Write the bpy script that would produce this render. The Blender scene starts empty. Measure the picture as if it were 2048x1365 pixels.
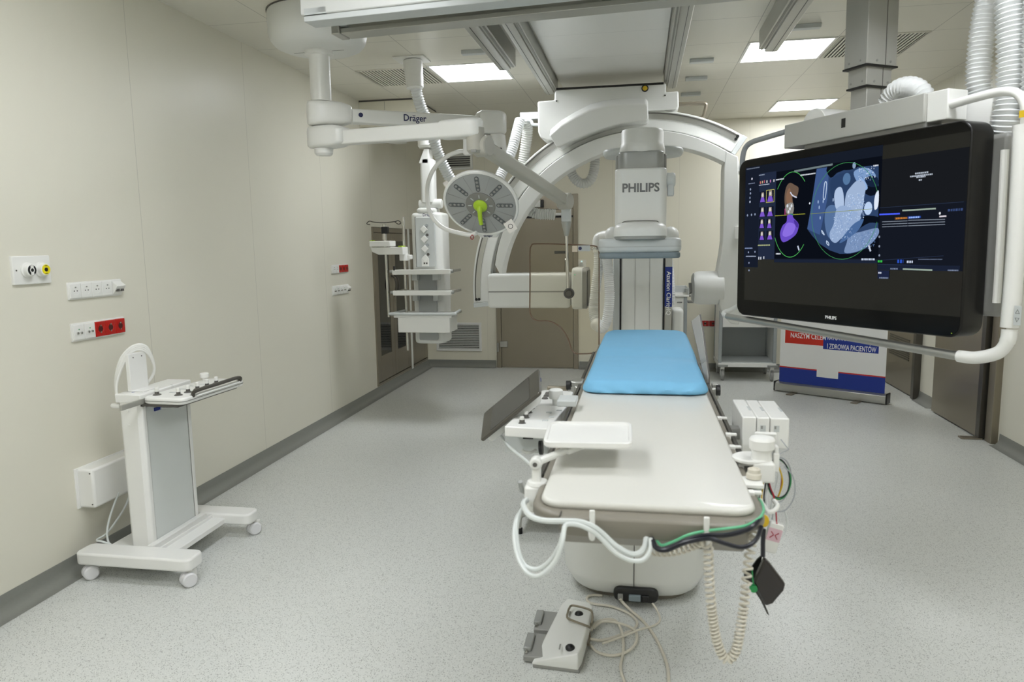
import bpy, bmesh, math, random
from mathutils import Vector as V, Matrix
random.seed(7)
SC = bpy.context.scene
COL = SC.collection
PI = math.pi
R = math.radians

# ---------------------------------------------------------------- materials
def lin(c):
    if isinstance(c, str):
        c = tuple(int(c[i:i+2], 16)/255 for i in (0, 2, 4))
    return tuple(x/12.92 if x <= .04045 else ((x+.055)/1.055)**2.4 for x in c) + (1,)

def nodes(m):
    m.use_nodes = True
    nt = m.node_tree
    return nt, nt.nodes, nt.links, nt.nodes['Principled BSDF']

def mat(name, col, rough=.45, metal=0, coat=0, spec=.5, var=0, vscale=6, bump=0, bscale=200, emit=None, estr=1, trans=0, alpha=1, sss=0):
    m = bpy.data.materials.new(name)
    nt, N, L, b = nodes(m)
    c = lin(col)
    b.inputs['Base Color'].default_value = c
    b.inputs['Roughness'].default_value = rough
    b.inputs['Metallic'].default_value = metal
    b.inputs['Coat Weight'].default_value = coat
    b.inputs['Specular IOR Level'].default_value = spec
    b.inputs['Transmission Weight'].default_value = trans
    b.inputs['Alpha'].default_value = alpha
    if sss:
        b.inputs['Subsurface Weight'].default_value = sss
    tc = N.new('ShaderNodeTexCoord')
    nz = N.new('ShaderNodeTexNoise')
    nz.inputs['Scale'].default_value = vscale
    nz.inputs['Detail'].default_value = 3
    L.new(tc.outputs['Object'], nz.inputs['Vector'])
    if var:
        mx = N.new('ShaderNodeMix'); mx.data_type = 'RGBA'
        mx.inputs[6].default_value = tuple(x*(1-var) for x in c[:3]) + (1,)
        mx.inputs[7].default_value = tuple(min(1, x*(1+var)) for x in c[:3]) + (1,)
        L.new(nz.outputs['Fac'], mx.inputs[0]); L.new(mx.outputs[2], b.inputs['Base Color'])
    mr = N.new('ShaderNodeMapRange')                      # a little unevenness in the gloss
    mr.inputs[3].default_value = max(.02, rough-.015); mr.inputs[4].default_value = min(1, rough+.015)
    L.new(nz.outputs['Fac'], mr.inputs[0]); L.new(mr.outputs[0], b.inputs['Roughness'])
    if bump:
        n2 = N.new('ShaderNodeTexNoise'); n2.inputs['Scale'].default_value = bscale
        bp = N.new('ShaderNodeBump'); bp.inputs['Strength'].default_value = bump; bp.inputs['Distance'].default_value = .002
        L.new(tc.outputs['Object'], n2.inputs['Vector']); L.new(n2.outputs['Fac'], bp.inputs['Height'])
        L.new(bp.outputs[0], b.inputs['Normal'])
    if emit:
        b.inputs['Emission Color'].default_value = lin(emit); b.inputs['Emission Strength'].default_value = estr
    return m

def seam_mat(name, col, rough, seams, dark=.55, width=.002, coat=0, bump=.02):
    """painted panels with fine joints: seams = [(axis, first, pitch, count)]"""
    m = mat(name, col, rough, coat=coat, var=.015, vscale=1.5, bump=bump, bscale=350)
    nt, N, L, b = nodes(m)
    geo = N.new('ShaderNodeNewGeometry')
    sp = N.new('ShaderNodeSeparateXYZ'); L.new(geo.outputs['Position'], sp.inputs[0])
    acc = None
    def mth(op, a, bb=None):
        n = N.new('ShaderNodeMath'); n.operation = op
        for i, x in enumerate((a, bb)):
            if x is None: continue
            if isinstance(x, (int, float)): n.inputs[i].default_value = x
            else: L.new(x, n.inputs[i])
        return n.outputs[0]
    for ax, first, pitch in seams:
        d = mth('SUBTRACT', sp.outputs[ax], first - pitch/2)
        d = mth('DIVIDE', d, pitch); d = mth('FRACT', d)
        d = mth('SUBTRACT', d, .5); d = mth('ABSOLUTE', d); d = mth('MULTIPLY', d, pitch)
        d = mth('LESS_THAN', d, width)
        acc = d if acc is None else mth('MAXIMUM', acc, d)
    mx = N.new('ShaderNodeMix'); mx.data_type = 'RGBA'
    src = b.inputs['Base Color'].links[0].from_socket
    L.new(src, mx.inputs[6]); mx.inputs[7].default_value = tuple(x*dark for x in lin(col)[:3]) + (1,)
    L.new(acc, mx.inputs[0]); L.new(mx.outputs[2], b.inputs['Base Color'])
    return m

def emis(name, col, s=1.0):
    m = bpy.data.materials.new(name); m.use_nodes = True
    nt = m.node_tree; nt.nodes.clear()
    e = nt.nodes.new('ShaderNodeEmission'); o = nt.nodes.new('ShaderNodeOutputMaterial')
    e.inputs[0].default_value = lin(col); e.inputs[1].default_value = s
    nt.links.new(e.outputs[0], o.inputs[0])
    return m

# ---------------------------------------------------------------- mesh builder
def frame(o, u, v):
    """matrix with columns u, v, u x v at origin o"""
    u = V(u).normalized(); v = V(v); w = u.cross(v).normalized(); v = w.cross(u)
    M = Matrix.Identity(4)
    for i, a in enumerate((u, v, w)):
        M[0][i], M[1][i], M[2][i] = a
    M.translation = V(o)
    return M

def along(p, q):
    p, q = V(p), V(q); w = (q-p).normalized()
    a = V((0, 0, 1)) if abs(w.z) < .95 else V((1, 0, 0))
    u = a.cross(w).normalized(); v = w.cross(u)
    M = Matrix.Identity(4)
    for i, c in enumerate((u, v, w)):
        M[0][i], M[1][i], M[2][i] = c
    M.translation = p
    return M, (q-p).length

def smooth_path(pts, n=8, closed=False):
    P = [V(p) for p in pts]; out = []
    m = len(P)
    rng = range(m if closed else m-1)
    for i in rng:
        if closed: a, b, c, d = P[(i-1) % m], P[i], P[(i+1) % m], P[(i+2) % m]
        else:
            b, c = P[i], P[i+1]
            a = P[i-1] if i else b+(b-c); d = P[i+2] if i+2 < m else c+(c-b)
        for k in range(n):
            t = k/n
            out.append(.5*((2*b)+(c-a)*t+(2*a-5*b+4*c-d)*t*t+(3*b-a-3*c+d)*t**3))
    if not closed: out.append(P[-1])
    return out

def resample(path, step):
    L = [0]
    for a, b in zip(path, path[1:]): L.append(L[-1]+(b-a).length)
    n = max(2, int(L[-1]/step)); out = []; j = 0
    for i in range(n+1):
        s = L[-1]*i/n
        while j < len(L)-2 and L[j+1] < s: j += 1
        seg = L[j+1]-L[j]
        out.append(path[j].lerp(path[j+1], (s-L[j])/seg if seg else 0))
    return out

def rrect(w, h, r, n=5, cx=0, cy=0):
    """rounded rectangle outline, counter-clockwise"""
    out = []
    for sx, sy, a0 in ((1, -1, -PI/2), (1, 1, 0), (-1, 1, PI/2), (-1, -1, PI)):
        for k in range(n+1):
            a = a0+PI/2*k/n
            out.append((cx+sx*(w/2-r)+r*math.cos(a), cy+sy*(h/2-r)+r*math.sin(a)))
    return out

class MB:
    def __init__(s, M=None):
        s.v, s.f, s.mi, s.M, s.cur = [], [], [], (M or Matrix.Identity(4)), 0
    def add(s, vs, fs, M=None):
        T = s.M @ M if M else s.M
        b = len(s.v)
        s.v += [T @ V(p) for p in vs]
        s.f += [[b+i for i in f] for f in fs]; s.mi += [s.cur]*len(fs)
        return s
    def box(s, a, b, M=None):
        (x0, y0, z0), (x1, y1, z1) = [min(p) for p in zip(a, b)], [max(p) for p in zip(a, b)]
        vs = [(x, y, z) for z in (z0, z1) for y in (y0, y1) for x in (x0, x1)]
        return s.add(vs, [(0, 2, 3, 1), (4, 5, 7, 6), (0, 1, 5, 4), (2, 6, 7, 3), (0, 4, 6, 2), (1, 3, 7, 5)], M)
    def cbox(s, c, d, M=None):
        return s.box([c[i]-d[i]/2 for i in range(3)], [c[i]+d[i]/2 for i in range(3)], M)
    def lathe(s, prof, M=None, n=24, sq=None, a0=0, a1=2*PI):
        """profile [(r, z)] about local z; r = 0 closes an end"""
        vs, fs, rings = [], [], []
        full = abs(a1-a0-2*PI) < 1e-6; cnt = n if full else n+1
        for r, z in prof:
            if r <= 0: rings.append([len(vs)]); vs.append((0, 0, z))
            else:
                rings.append(list(range(len(vs), len(vs)+cnt)))
                vs += [(r*math.cos(a0+(a1-a0)*k/n), r*math.sin(a0+(a1-a0)*k/n), z) for k in range(cnt)]
        for A, B in zip(rings, rings[1:]):
            for k in range(n if full else n):
                k2 = (k+1) % cnt
                if len(A) == 1 and len(B) == 1: continue
                if len(A) == 1: fs.append((A[0], B[k2], B[k]))
                elif len(B) == 1: fs.append((A[k], A[k2], B[0]))
                else: fs.append((A[k], A[k2], B[k2], B[k]))
        return s.add(vs, fs, M)
    def cyl(s, p, q, r, r2=None, n=20, rim=0):
        M, L = along(p, q); r2 = r if r2 is None else r2
        if rim: prof = [(0, 0), (r-rim, 0), (r, rim), (r2, L-rim), (r2-rim, L), (0, L)]
        else: prof = [(0, 0), (r, 0), (r2, L), (0, L)]
        return s.lathe(prof, M, n)
    def sphere(s, c, r, n=14, sc=(1, 1, 1)):
        M = Matrix.Translation(V(c)) @ Matrix.Diagonal((*sc, 1))
        return s.lathe([(r*math.sin(PI*k/8), -r*math.cos(PI*k/8)) for k in range(9)], M, n)
    def tube(s, pts, r, n=10, closed=False, caps=True):
        """sweep a circle; r is a number or one radius per point"""
        P = [V(p) for p in pts]; m = len(P)
        rs = r if hasattr(r, '__len__') else [r]*m
        T = []
        for i in range(m):
            a = P[i-1] if (i or closed) else P[i]; b = P[(i+1) % m] if (i < m-1 or closed) else P[i]
            t = b-a; T.append(t.normalized() if t.length > 1e-9 else V((0, 0, 1)))
        up = V((0, 0, 1)) if abs(T[0].z) < .9 else V((1, 0, 0))
        u = T[0].cross(up).normalized(); vs, fs = [], []
        for i in range(m):
            u = (u-T[i]*u.dot(T[i]))
            u = u.normalized() if u.length > 1e-6 else T[i].orthogonal().normalized()
            w = T[i].cross(u)
            vs += [P[i]+rs[i]*(u*math.cos(2*PI*k/n)+w*math.sin(2*PI*k/n)) for k in range(n)]
        for i in range(m if closed else m-1):
            A, B = i*n, ((i+1) % m)*n
            fs += [(A+k, A+(k+1) % n, B+(k+1) % n, B+k) for k in range(n)]
        if caps and not closed:
            fs.append(tuple(range(n-1, -1, -1))); fs.append(tuple(range((m-1)*n, m*n)))
        return s.add(vs, fs)
    def hose(s, pts, r, pitch=.012, depth=.12, n=16, k=8):
        path = resample(smooth_path(pts, k), pitch/3)
        return s.tube(path, [r*(1 if i % 3 == 0 else 1-depth*(.6 if i % 3 == 1 else 1)) for i in range(len(path))], n)
    def prism(s, poly, d0, d1, M=None, top=1.0):
        """polygon in local xy, extruded along local z from d0 to d1"""
        n = len(poly); cx = sum(p[0] for p in poly)/n; cy = sum(p[1] for p in poly)/n
        vs = [(p[0], p[1], d0) for p in poly]+[(cx+(p[0]-cx)*top, cy+(p[1]-cy)*top, d1) for p in poly]
        fs = [tuple(range(n-1, -1, -1)), tuple(range(n, 2*n))]+[(i, (i+1) % n, n+(i+1) % n, n+i) for i in range(n)]
        return s.add(vs, fs, M)
    def loft(s, rings, M=None, caps=True):
        n = len(rings[0]); vs = [p for r in rings for p in r]; fs = []
        for i in range(len(rings)-1):
            fs += [(i*n+k, i*n+(k+1) % n, (i+1)*n+(k+1) % n, (i+1)*n+k) for k in range(n)]
        if caps: fs += [tuple(range(n-1, -1, -1)), tuple(range((len(rings)-1)*n, len(rings)*n))]
        return s.add(vs, fs, M)
    def pillow(s, poly, z0, z1, r, M=None, n=4, both=True):
        """prism with rounded upper (and lower) rim"""
        m = len(poly); cx = sum(p[0] for p in poly)/m; cy = sum(p[1] for p in poly)/m
        def ring(ins, z):
            out = []
            for x, y in poly:
                dx, dy = x-cx, y-cy; L = math.hypot(dx, dy) or 1
                out.append((x-math.copysign(min(ins, abs(dx)), dx), y-math.copysign(min(ins, abs(dy)), dy), z))
            return out
        rg = []
        if both: rg += [ring(r*(1-math.sin(PI/2*k/n)), z0+r*(1-math.cos(PI/2*k/n))) for k in range(n+1)]
        else: rg += [ring(0, z0)]
        rg += [ring(r*(1-math.cos(PI/2*k/n)), z1-r+r*math.sin(PI/2*k/n)) for k in range(n+1)]
        return s.loft(rg, M)
    def arc(s, c0, r0, c1, r1, a0, a1, y0, y1, n=48):
        """curved band in the xz plane between an inner circle (c0, r0) and an outer circle (c1, r1)"""
        rg = []
        for k in range(n+1):
            a = R(a0+(a1-a0)*k/n); ca, sa = math.cos(a), math.sin(a)
            i = (c0[0]+r0*ca, c0[1]+r0*sa); o = (c1[0]+r1*ca, c1[1]+r1*sa)
            rg.append([(i[0], y0, i[1]), (o[0], y0, o[1]), (o[0], y1, o[1]), (i[0], y1, i[1])])
        return s.loft(rg)

def wmat(o):
    return (wmat(o.parent) if o.parent else Matrix.Identity(4)) @ o.matrix_basis

def obj(name, mb, m, parent=None, bev=0, seg=2, ang=32, flat=False, label=None):
    me = bpy.data.meshes.new(name)
    W = wmat(parent).inverted() if parent else Matrix.Identity(4)
    me.from_pydata([W @ p for p in mb.v], [], mb.f)
    ms = m if isinstance(m, (list, tuple)) else [m]
    for x in ms: me.materials.append(x)
    bm = bmesh.new(); bm.from_mesh(me)
    if any(mb.mi):
        for f, i in zip(bm.faces, mb.mi): f.material_index = i
    bmesh.ops.recalc_face_normals(bm, faces=bm.faces)
    bm.to_mesh(me); bm.free()
    if not flat:
        me.shade_smooth() if hasattr(me, 'shade_smooth') else [setattr(p, 'use_smooth', True) for p in me.polygons]
        me.set_sharp_from_angle(angle=R(ang))
    o = bpy.data.objects.new(name, me); COL.objects.link(o)
    if parent: o.parent = parent
    if bev:
        b = o.modifiers.new('bevel', 'BEVEL'); b.width = bev; b.segments = seg; b.limit_method = 'ANGLE'; b.angle_limit = R(38)
        b.use_clamp_overlap = True
    if label: o['label'] = label
    return o

def tag(o, label, cat, group=None):
    o['label'] = label; o['category'] = cat
    if group: o['group'] = group
    return o

def thing(name, loc, label, cat, group=None, M=None):
    o = bpy.data.objects.new(name, None); COL.objects.link(o)
    o.matrix_basis = M if M else Matrix.Translation(V(loc))
    o.empty_display_size = .05
    if not M: o.location = loc
    bpy.context.view_layer.update()
    return tag(o, label, cat, group)

def struct(o):
    o['kind'] = 'structure'; return o

def dup(root, loc, label, group=None, rotz=None):
    r = root.copy(); COL.objects.link(r); r.location = loc; r['label'] = label
    if rotz is not None: r.rotation_euler.z = rotz
    if group: r['group'] = group
    for ch in list(root.children):
        c = ch.copy(); COL.objects.link(c); c.parent = r
        for g in ch.children:
            d = g.copy(); COL.objects.link(d); d.parent = c
    return r

def text(name, s, size, M, m, parent=None, bold=0, ext=.0006, align='LEFT', sx=1.0, label=None, fit=None):
    """raised lettering: reads along M's x, up along M's y"""
    cu = bpy.data.curves.new(name, 'FONT'); cu.body = s; cu.size = size
    cu.align_x = align; cu.align_y = 'CENTER'; cu.extrude = ext; cu.offset = bold*size; cu.resolution_u = 3
    t = bpy.data.objects.new(name, cu); COL.objects.link(t)
    bpy.context.view_layer.update()
    me = bpy.data.meshes.new_from_object(t.evaluated_get(bpy.context.evaluated_depsgraph_get()))
    bpy.data.objects.remove(t)
    W = wmat(parent).inverted() if parent else Matrix.Identity(4)
    if fit: sx = fit/(max(v.co.x for v in me.vertices)-min(v.co.x for v in me.vertices))
    me.transform(W @ M @ Matrix.Diagonal((sx, 1, 1, 1)))
    me.materials.clear(); me.materials.append(m); me.name = name
    o = bpy.data.objects.new(name, me); COL.objects.link(o)
    if parent: o.parent = parent
    if label: o['label'] = label
    return o
FRONT = lambda p: frame(p, (1, 0, 0), (0, 0, 1))     # writing on a face that looks towards -y

# ---------------------------------------------------------------- materials in use
WALL = seam_mat('cream_wall_panel', 'dddacc', .35, [(1, 3.58, 1.155)], dark=.72, width=.0018)
WALLB = seam_mat('cream_back_wall_panel', 'e4e0cf', .55, [(0, -.345, .78)], dark=.8, width=.0015)
CEIL = seam_mat('ceiling_panel_white', 'dcd9cd', .38, [(0, .733, .6), (1, 5.54, .59)], dark=.45, width=.002, coat=.1)
WHITE = mat('white_plastic', 'e6e6e2', .34, var=.01)
GLOSSW = mat('white_painted_steel', 'e9e9e6', .28, coat=.2)
EQUIP = mat('equipment_white', 'dedfdb', .38, var=.012, bump=.03, bscale=500)
EQUIPG = mat('equipment_light_grey', 'c3c7c6', .42)
EQUIPD = mat('equipment_slate_grey', '78848a', .45)
BAND = mat('grey_band', '9b9d9a', .35, metal=.3)
OFFW = mat('off_white_cable', 'cfcabc', .5)
CABW = mat('white_cable', 'd3d8d6', .45)
HOSEW = mat('white_corrugated_hose', 'e2e4e4', .5)
HOSEG = mat('pale_corrugated_hose', 'd5d6d1', .5)
STEEL = mat('brushed_steel_door', '948c7d', .32, metal=.65, var=.05, vscale=3)
STEELD = mat('dark_steel', '5b5852', .32, metal=.7)
CHROME = mat('chrome', 'c9c7c2', .16, metal=1)
ALU = mat('brushed_aluminium', 'b3b3ae', .33, metal=.8)
ALUP = mat('anodised_profile', 'b0b0a9', .34, metal=.45)
ALUD = mat('dark_anodised_profile', '7d7d76', .38, metal=.5)
BLACK = mat('black_plastic', '151515', .4)
RUBBER = mat('black_rubber', '0c0c0c', .6)
GREYB = mat('carbon_table_grey', '827d72', .42)
GREYD = mat('graphite_plastic', '55534f', .45)
GREYM = mat('mid_grey_plastic', '8f8f8b', .45)
PADW = mat('cream_mattress', 'd2d1ca', .36, coat=.12, var=.01)
BLUE = mat('blue_nonwoven_sheet', '77b5da', .75, var=.04, vscale=14, bump=.25, bscale=260)
NAVY = mat('navy_print', '0b2a86', .4)
REDP = mat('red_print', 'c3271d', .45)
REDS = mat('red_socket_plastic', 'b4140c', .3)
YELL = mat('yellow_plastic', 'e6d80f', .4)
LIME = mat('lime_green_handle', 'a9cb2e', .35)
LAMPG = mat('lamp_face_grey', '9c9e9c', .35)
LAMPD = mat('lamp_hub_grey', '7e7d78', .4)
LENS = mat('lens_strip', '55595a', .2, spec=.7)
INK = mat('dark_lettering', '1b2150', .5)
INKG = mat('grey_lettering', '6d6e6e', .5)
INKW = mat('white_lettering', 'f2f2f2', .5)
INKB = mat('black_marking', '1c1c1c', .5)
HOLE = mat('dark_recess', '0a0a09', .8)
SLAT = mat('louvre_slat', 'c4c5c0', .4)
GREEN = mat('green_cable', '1f8a4a', .4)
MINT = mat('mint_tubing', '66bd8e', .3)
REDC = mat('red_cable', 'a8162a', .4)
YELC = mat('yellow_cable', 'd8b41e', .4)
NAVC = mat('dark_blue_cable', '0c0f1c', .35)
GREYC = mat('grey_cable', '9fa3a6', .45)
LIGHT = emis('lit_diffuser', 'f8fbff', 24.0)
# thin glass: part clear, part mirror, more mirror at grazing angles
def glass_mat(name, tint, refl=.12, rough=.02, clear=1.0):
    m = bpy.data.materials.new(name); m.use_nodes = True
    nt = m.node_tree; N, L = nt.nodes, nt.links; N.clear()
    o = N.new('ShaderNodeOutputMaterial'); t = N.new('ShaderNodeBsdfTransparent'); g = N.new('ShaderNodeBsdfGlossy')
    lw = N.new('ShaderNodeLayerWeight'); lw.inputs[0].default_value = .25
    ma = N.new('ShaderNodeMath'); ma.operation = 'MULTIPLY_ADD'; ma.inputs[1].default_value = .8; ma.inputs[2].default_value = refl
    mx = N.new('ShaderNodeMixShader')
    t.inputs[0].default_value = lin(tint); g.inputs['Roughness'].default_value = rough
    L.new(lw.outputs['Fresnel'], ma.inputs[0]); L.new(ma.outputs[0], mx.inputs[0])
    L.new(t.outputs[0], mx.inputs[1]); L.new(g.outputs[0], mx.inputs[2]); L.new(mx.outputs[0], o.inputs[0])
    return m
GLASS = glass_mat('clear_acrylic', 'faf8f2', .015)
DARKGLASS = glass_mat('smoked_cabinet_glass', '8a887c', .10, .03)

def floor_mat():
    m = mat('speckled_vinyl_floor', 'cfd1cd', .34, var=.03, vscale=1.2)
    nt, N, L, b = nodes(m)
    tc = N.new('ShaderNodeTexCoord')
    src = b.inputs['Base Color'].links[0].from_socket
    for scale, thr, colr, f in ((240, .40, '565855', .8), (210, .36, 'f0f0ec', .65), (110, .27, '6f706d', .6)):
        vo = N.new('ShaderNodeTexVoronoi'); vo.inputs['Scale'].default_value = scale
        mp = N.new('ShaderNodeMapping'); mp.inputs['Location'].default_value = (scale*.37, scale*.11, 0)
        L.new(tc.outputs['Object'], mp.inputs[0]); L.new(mp.outputs[0], vo.inputs['Vector'])
        sp = N.new('ShaderNodeSeparateColor'); L.new(vo.outputs['Color'], sp.inputs[0])
        a = N.new('ShaderNodeMath'); a.operation = 'LESS_THAN'; a.inputs[1].default_value = thr*.6; L.new(sp.outputs[0], a.inputs[0])
        d = N.new('ShaderNodeMath'); d.operation = 'LESS_THAN'; d.inputs[1].default_value = thr; L.new(vo.outputs['Distance'], d.inputs[0])
        k = N.new('ShaderNodeMath'); k.operation = 'MULTIPLY'; L.new(a.outputs[0], k.inputs[0]); L.new(d.outputs[0], k.inputs[1])
        k2 = N.new('ShaderNodeMath'); k2.operation = 'MULTIPLY'; k2.inputs[1].default_value = f; L.new(k.outputs[0], k2.inputs[0])
        mx = N.new('ShaderNodeMix'); mx.data_type = 'RGBA'
        L.new(k2.outputs[0], mx.inputs[0]); L.new(src, mx.inputs[6]); mx.inputs[7].default_value = lin(colr)
        src = mx.outputs[2]
    L.new(src, b.inputs['Base Color'])
    return m
FLOOR = floor_mat()
def base_mat():
    m = mat('grey_vinyl_coving', '84857f', .4, var=.06, vscale=90)
    return m
COVE = base_mat()

# ---------------------------------------------------------------- the room
XL, XR, YB, YF, ZC = -2.69, 2.65, 8.87, -2.6, 2.94
struct(obj('floor', MB().box((XL-.7, YF-.1, -.06), (XR+.6, YB+.1, 0)), FLOOR))
struct(obj('ceiling', MB().box((XL-.7, YF-.1, ZC), (XR+.6, YB+.1, ZC+.08)), CEIL))
w = MB()                                                         # left wall with the opening for the steel cabinets
w.box((XL-.1, YF-.1, 0), (XL, 7.02, ZC)).box((XL-.1, 7.02, 1.745), (XL, 8.80, ZC)).box((XL-.1, 8.80, 0), (XL, YB+.1, ZC)).box((XL-.1, 7.02, 0), (XL, 8.80, .095))
struct(obj('wall_left', w, WALL))
struct(obj('wall_back', MB().box((XL-.1, YB, 0), (XR+.1, YB+.1, ZC)), WALLB))
struct(obj('wall_right', MB().box((XR, YF-.1, 0), (XR+.1, YB+.1, ZC)), WALL))
struct(obj('wall_rear', MB().box((XL-.1, YF-.1, 0), (XR+.1, YF, ZC)), WALL))

def cove(a, b, inward, name):
    """vinyl skirting that curves out onto the floor, from a to b"""
    prof = [(0, .09), (.004, .09), (.005, .075), (.006, .055)]+[(.006+.05*(1-math.cos(t*PI/16)), .055-.053*math.sin(t*PI/16)) for t in range(1, 9)]+[(.075, .0012), (0, .0012)]
    a, b, i = V((*a, 0)), V((*b, 0)), V((*inward, 0))
    rg = [[p+i*d+V((0, 0, z)) for d, z in prof] for p in (a, b)]
    return struct(obj(name, MB().loft([[tuple(q) for q in r] for r in rg]), COVE, ang=60))
cove((XL, YF), (XL, YB), (1, 0), 'baseboard_left')
cove((XL, YB), (-1.80, YB), (0, -1), 'baseboard_back')
cove((-.745, YB), (XR, YB), (0, -1), 'baseboard_back')
cove((XR, YF), (XR, 5.80), (-1, 0), 'baseboard_right')
cove((XR, 7.02), (XR, 7.40), (-1, 0), 'baseboard_right')

# steel door in the back wall
d1 = thing('door_1', (-1.27, YB, 0), 'brushed steel door in the back wall behind the scanner arc', 'door'); struct(d1)
f = MB()
for a, b in (((-1.785, 0), (-1.725, 2.14)), ((-.815, 0), (-.757, 2.14)), ((-1.725, 1.96), (-.815, 2.14))):
    f.box((a[0], YB-.035, a[1]), (b[0], YB+.02, b[1]))
obj('door_frame', f, STEEL, d1, .004)
obj('door_leaf', MB().box((-1.722, YB-.022, .012), (-.818, YB+.01, 1.86)), STEEL, d1, .003)
obj('head_seal', MB().box((-1.722, YB-.03, 1.86), (-.818, YB+.01, 1.885)), BLACK, d1)
obj('transom_panel', MB().box((-1.722, YB-.02, 1.885), (-.818, YB+.01, 1.958)), STEEL, d1)
obj('rail_bar', MB().cyl((-1.70, YB-.06, 1.90), (-.86, YB-.06, 1.90), .018), GLOSSW, d1)
cl = obj('door_closer', MB().box((-1.42, YB-.10, 1.985), (-1.20, YB-.03, 2.075)), ALU, d1, .006)
obj('end_cap', MB().box((-1.20, YB-.10, 1.985), (-1.17, YB-.03, 2.075)), BLACK, cl, .004)
obj('arm', MB().cyl((-1.60, YB-.07, 1.965), (-1.10, YB-.07, 1.955), .012).cyl((-1.10, YB-.07, 1.93), (-1.10, YB-.07, 1.97), .01), ALU, cl)
obj('grip_slot', MB().box((-1.045, YB-.026, 1.425), (-.90, YB-.018, 1.458)), BLACK, d1)
obj('pull_handle', MB().tube(smooth_path([(-.905, YB-.02, 1.36), (-.905, YB-.06, 1.345), (-.905, YB-.06, 1.10), (-.905, YB-.02, 1.085)], 5), .011), CHROME, d1)
for z in (.265, 1.5):
    h = obj('hinge', MB().box((-1.74, YB-.05, z), (-1.645, YB-.02, z+.075)), ALU, d1, .004)
    obj('hinge_pin', MB().cyl((-1.765, YB-.055, z-.055), (-1.765, YB-.055, z+.055), .012), ALU, h)

# doors along the right wall
d2 = thing('door_2', (XR, 7.98, 0), 'steel door with louvred panel standing behind the roll-up banner', 'door'); struct(d2)
f = MB()
for a, b in (((7.40, 0), (7.47, 2.14)), ((8.49, 0), (8.55, 2.14)), ((7.47, 2.06), (8.49, 2.14))): f.box((XR-.06, a[0], a[1]), (XR+.03, b[0], b[1]))
obj('door_frame', f, STEELD, d2, .004)
obj('door_leaf', MB().box((XR-.035, 7.475, .012), (XR+.02, 8.485, 2.055)), STEEL, d2, .003)
lv = MB()
for k in range(10): lv.box((XR-.041, 7.62, .34+k*.022), (XR-.034, 8.20, .352+k*.022))
obj('louvre', lv, STEELD, d2)
lv = MB()
for k in range(10): lv.box((XR-.041, 7.62, .64+k*.022), (XR-.034, 8.20, .652+k*.022))
obj('louvre', lv, STEELD, d2)
obj('lock_plate', MB().box((XR-.045, 8.36, .42), (XR-.034, 8.41, .60)), ALUD, d2, .003)
d3 = thing('door_3', (XR, 6.44, 0), 'wide steel sliding door hung on the right wall', 'door'); struct(d3)
obj('door_leaf', MB().box((2.575, 6.02, .012), (2.618, 6.90, 2.12)), STEEL, d3, .003)
obj('edge_strip', MB().box((2.570, 5.955, .012), (2.622, 6.02, 2.12)), STEELD, d3, .003)
obj('door_frame', MB().box((2.60, 5.83, 0), (XR+.01, 5.93, 2.2)).box((2.625, 5.93, 0), (XR+.01, 5.99, 2.2)), STEEL, d3, .005)
obj('floor_guide', MB().box((2.45, 5.95, 0), (2.60, 6.02, .012)), STEEL, d3, .002)
obj('head_track', MB().box((2.56, 5.83, 2.2), (XR+.01, 7.85, 2.32)), STEELD, d3, .005)

# ---------------------------------------------------------------- ceiling fittings
def light(x, y, label):
    t = thing('ceiling_light', (x, y, ZC), label, 'light', 'square panel lights in the ceiling')
    f = MB()
    s, q = .296, .280
    for a, b in (((-s, -s), (s, -q)), ((-s, q), (s, s)), ((-s, -q), (-q, q)), ((q, -q), (s, q))): f.box((x+a[0], y+a[1], ZC-.006), (x+b[0], y+b[1], ZC+.01))
    obj('frame', f, WHITE, t)
    obj('diffuser', MB().box((x-q, y-q, ZC-.004), (x+q, y+q, ZC+.005)), LIGHT, t, flat=True)
    return t
L0 = light(-1.365, 5.96, 'lit square ceiling panel beside the left slotted vent')
dup(L0, (1.033, 5.845, ZC), 'lit square ceiling panel beside the right slotted vent')
dup(L0, (1.633, 8.19, ZC), 'lit square ceiling panel nearest the back wall')
for x, y, lb in ((-1.365, 2.55, 'left of the table'), (1.033, 2.55, 'right of the table'), (-1.365, .92, 'left of the room entrance'), (1.033, .84, 'right of the room entrance'), (-1.365, -1.44, 'by the rear wall on the left'), (1.033, -1.52, 'by the rear wall on the right')):
    dup(L0, (x, y, ZC), 'added unseen square ceiling light '+lb)  # unseen panels added to light the near part of the room

def cvent(x0, x1, y0, y1, label):
    t = thing('ceiling_vent', ((x0+x1)/2, (y0+y1)/2, ZC), label, 'vent', 'slotted air vents in the ceiling')
    obj('backing', MB().box((x0, y0, ZC-.001), (x1, y1, ZC+.01)), HOLE, t)
    f = MB(); n = 21
    f.box((x0-.015, y0-.015, ZC-.006), (x1+.015, y0, ZC)).box((x0-.015, y1, ZC-.006), (x1+.015, y1+.015, ZC)).box((x0-.015, y0, ZC-.006), (x0, y1, ZC)).box((x1, y0, ZC-.006), (x1+.015, y1, ZC))
    obj('frame', f, CEIL, t)
    f = MB()
    for k in range(n+1):
        xx = x0+(x1-x0)*k/n
        f.box((xx-.0065, y0, ZC-.006), (xx+.0065, y1, ZC+.002))
    obj('slats', f, CEIL, t)
cvent(-2.245, -1.69, 5.70, 6.26, 'square slotted ceiling vent between the drum mount and the left light')
cvent(1.36, 1.91, 5.56, 6.13, 'square slotted ceiling vent behind the screen column')
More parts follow.
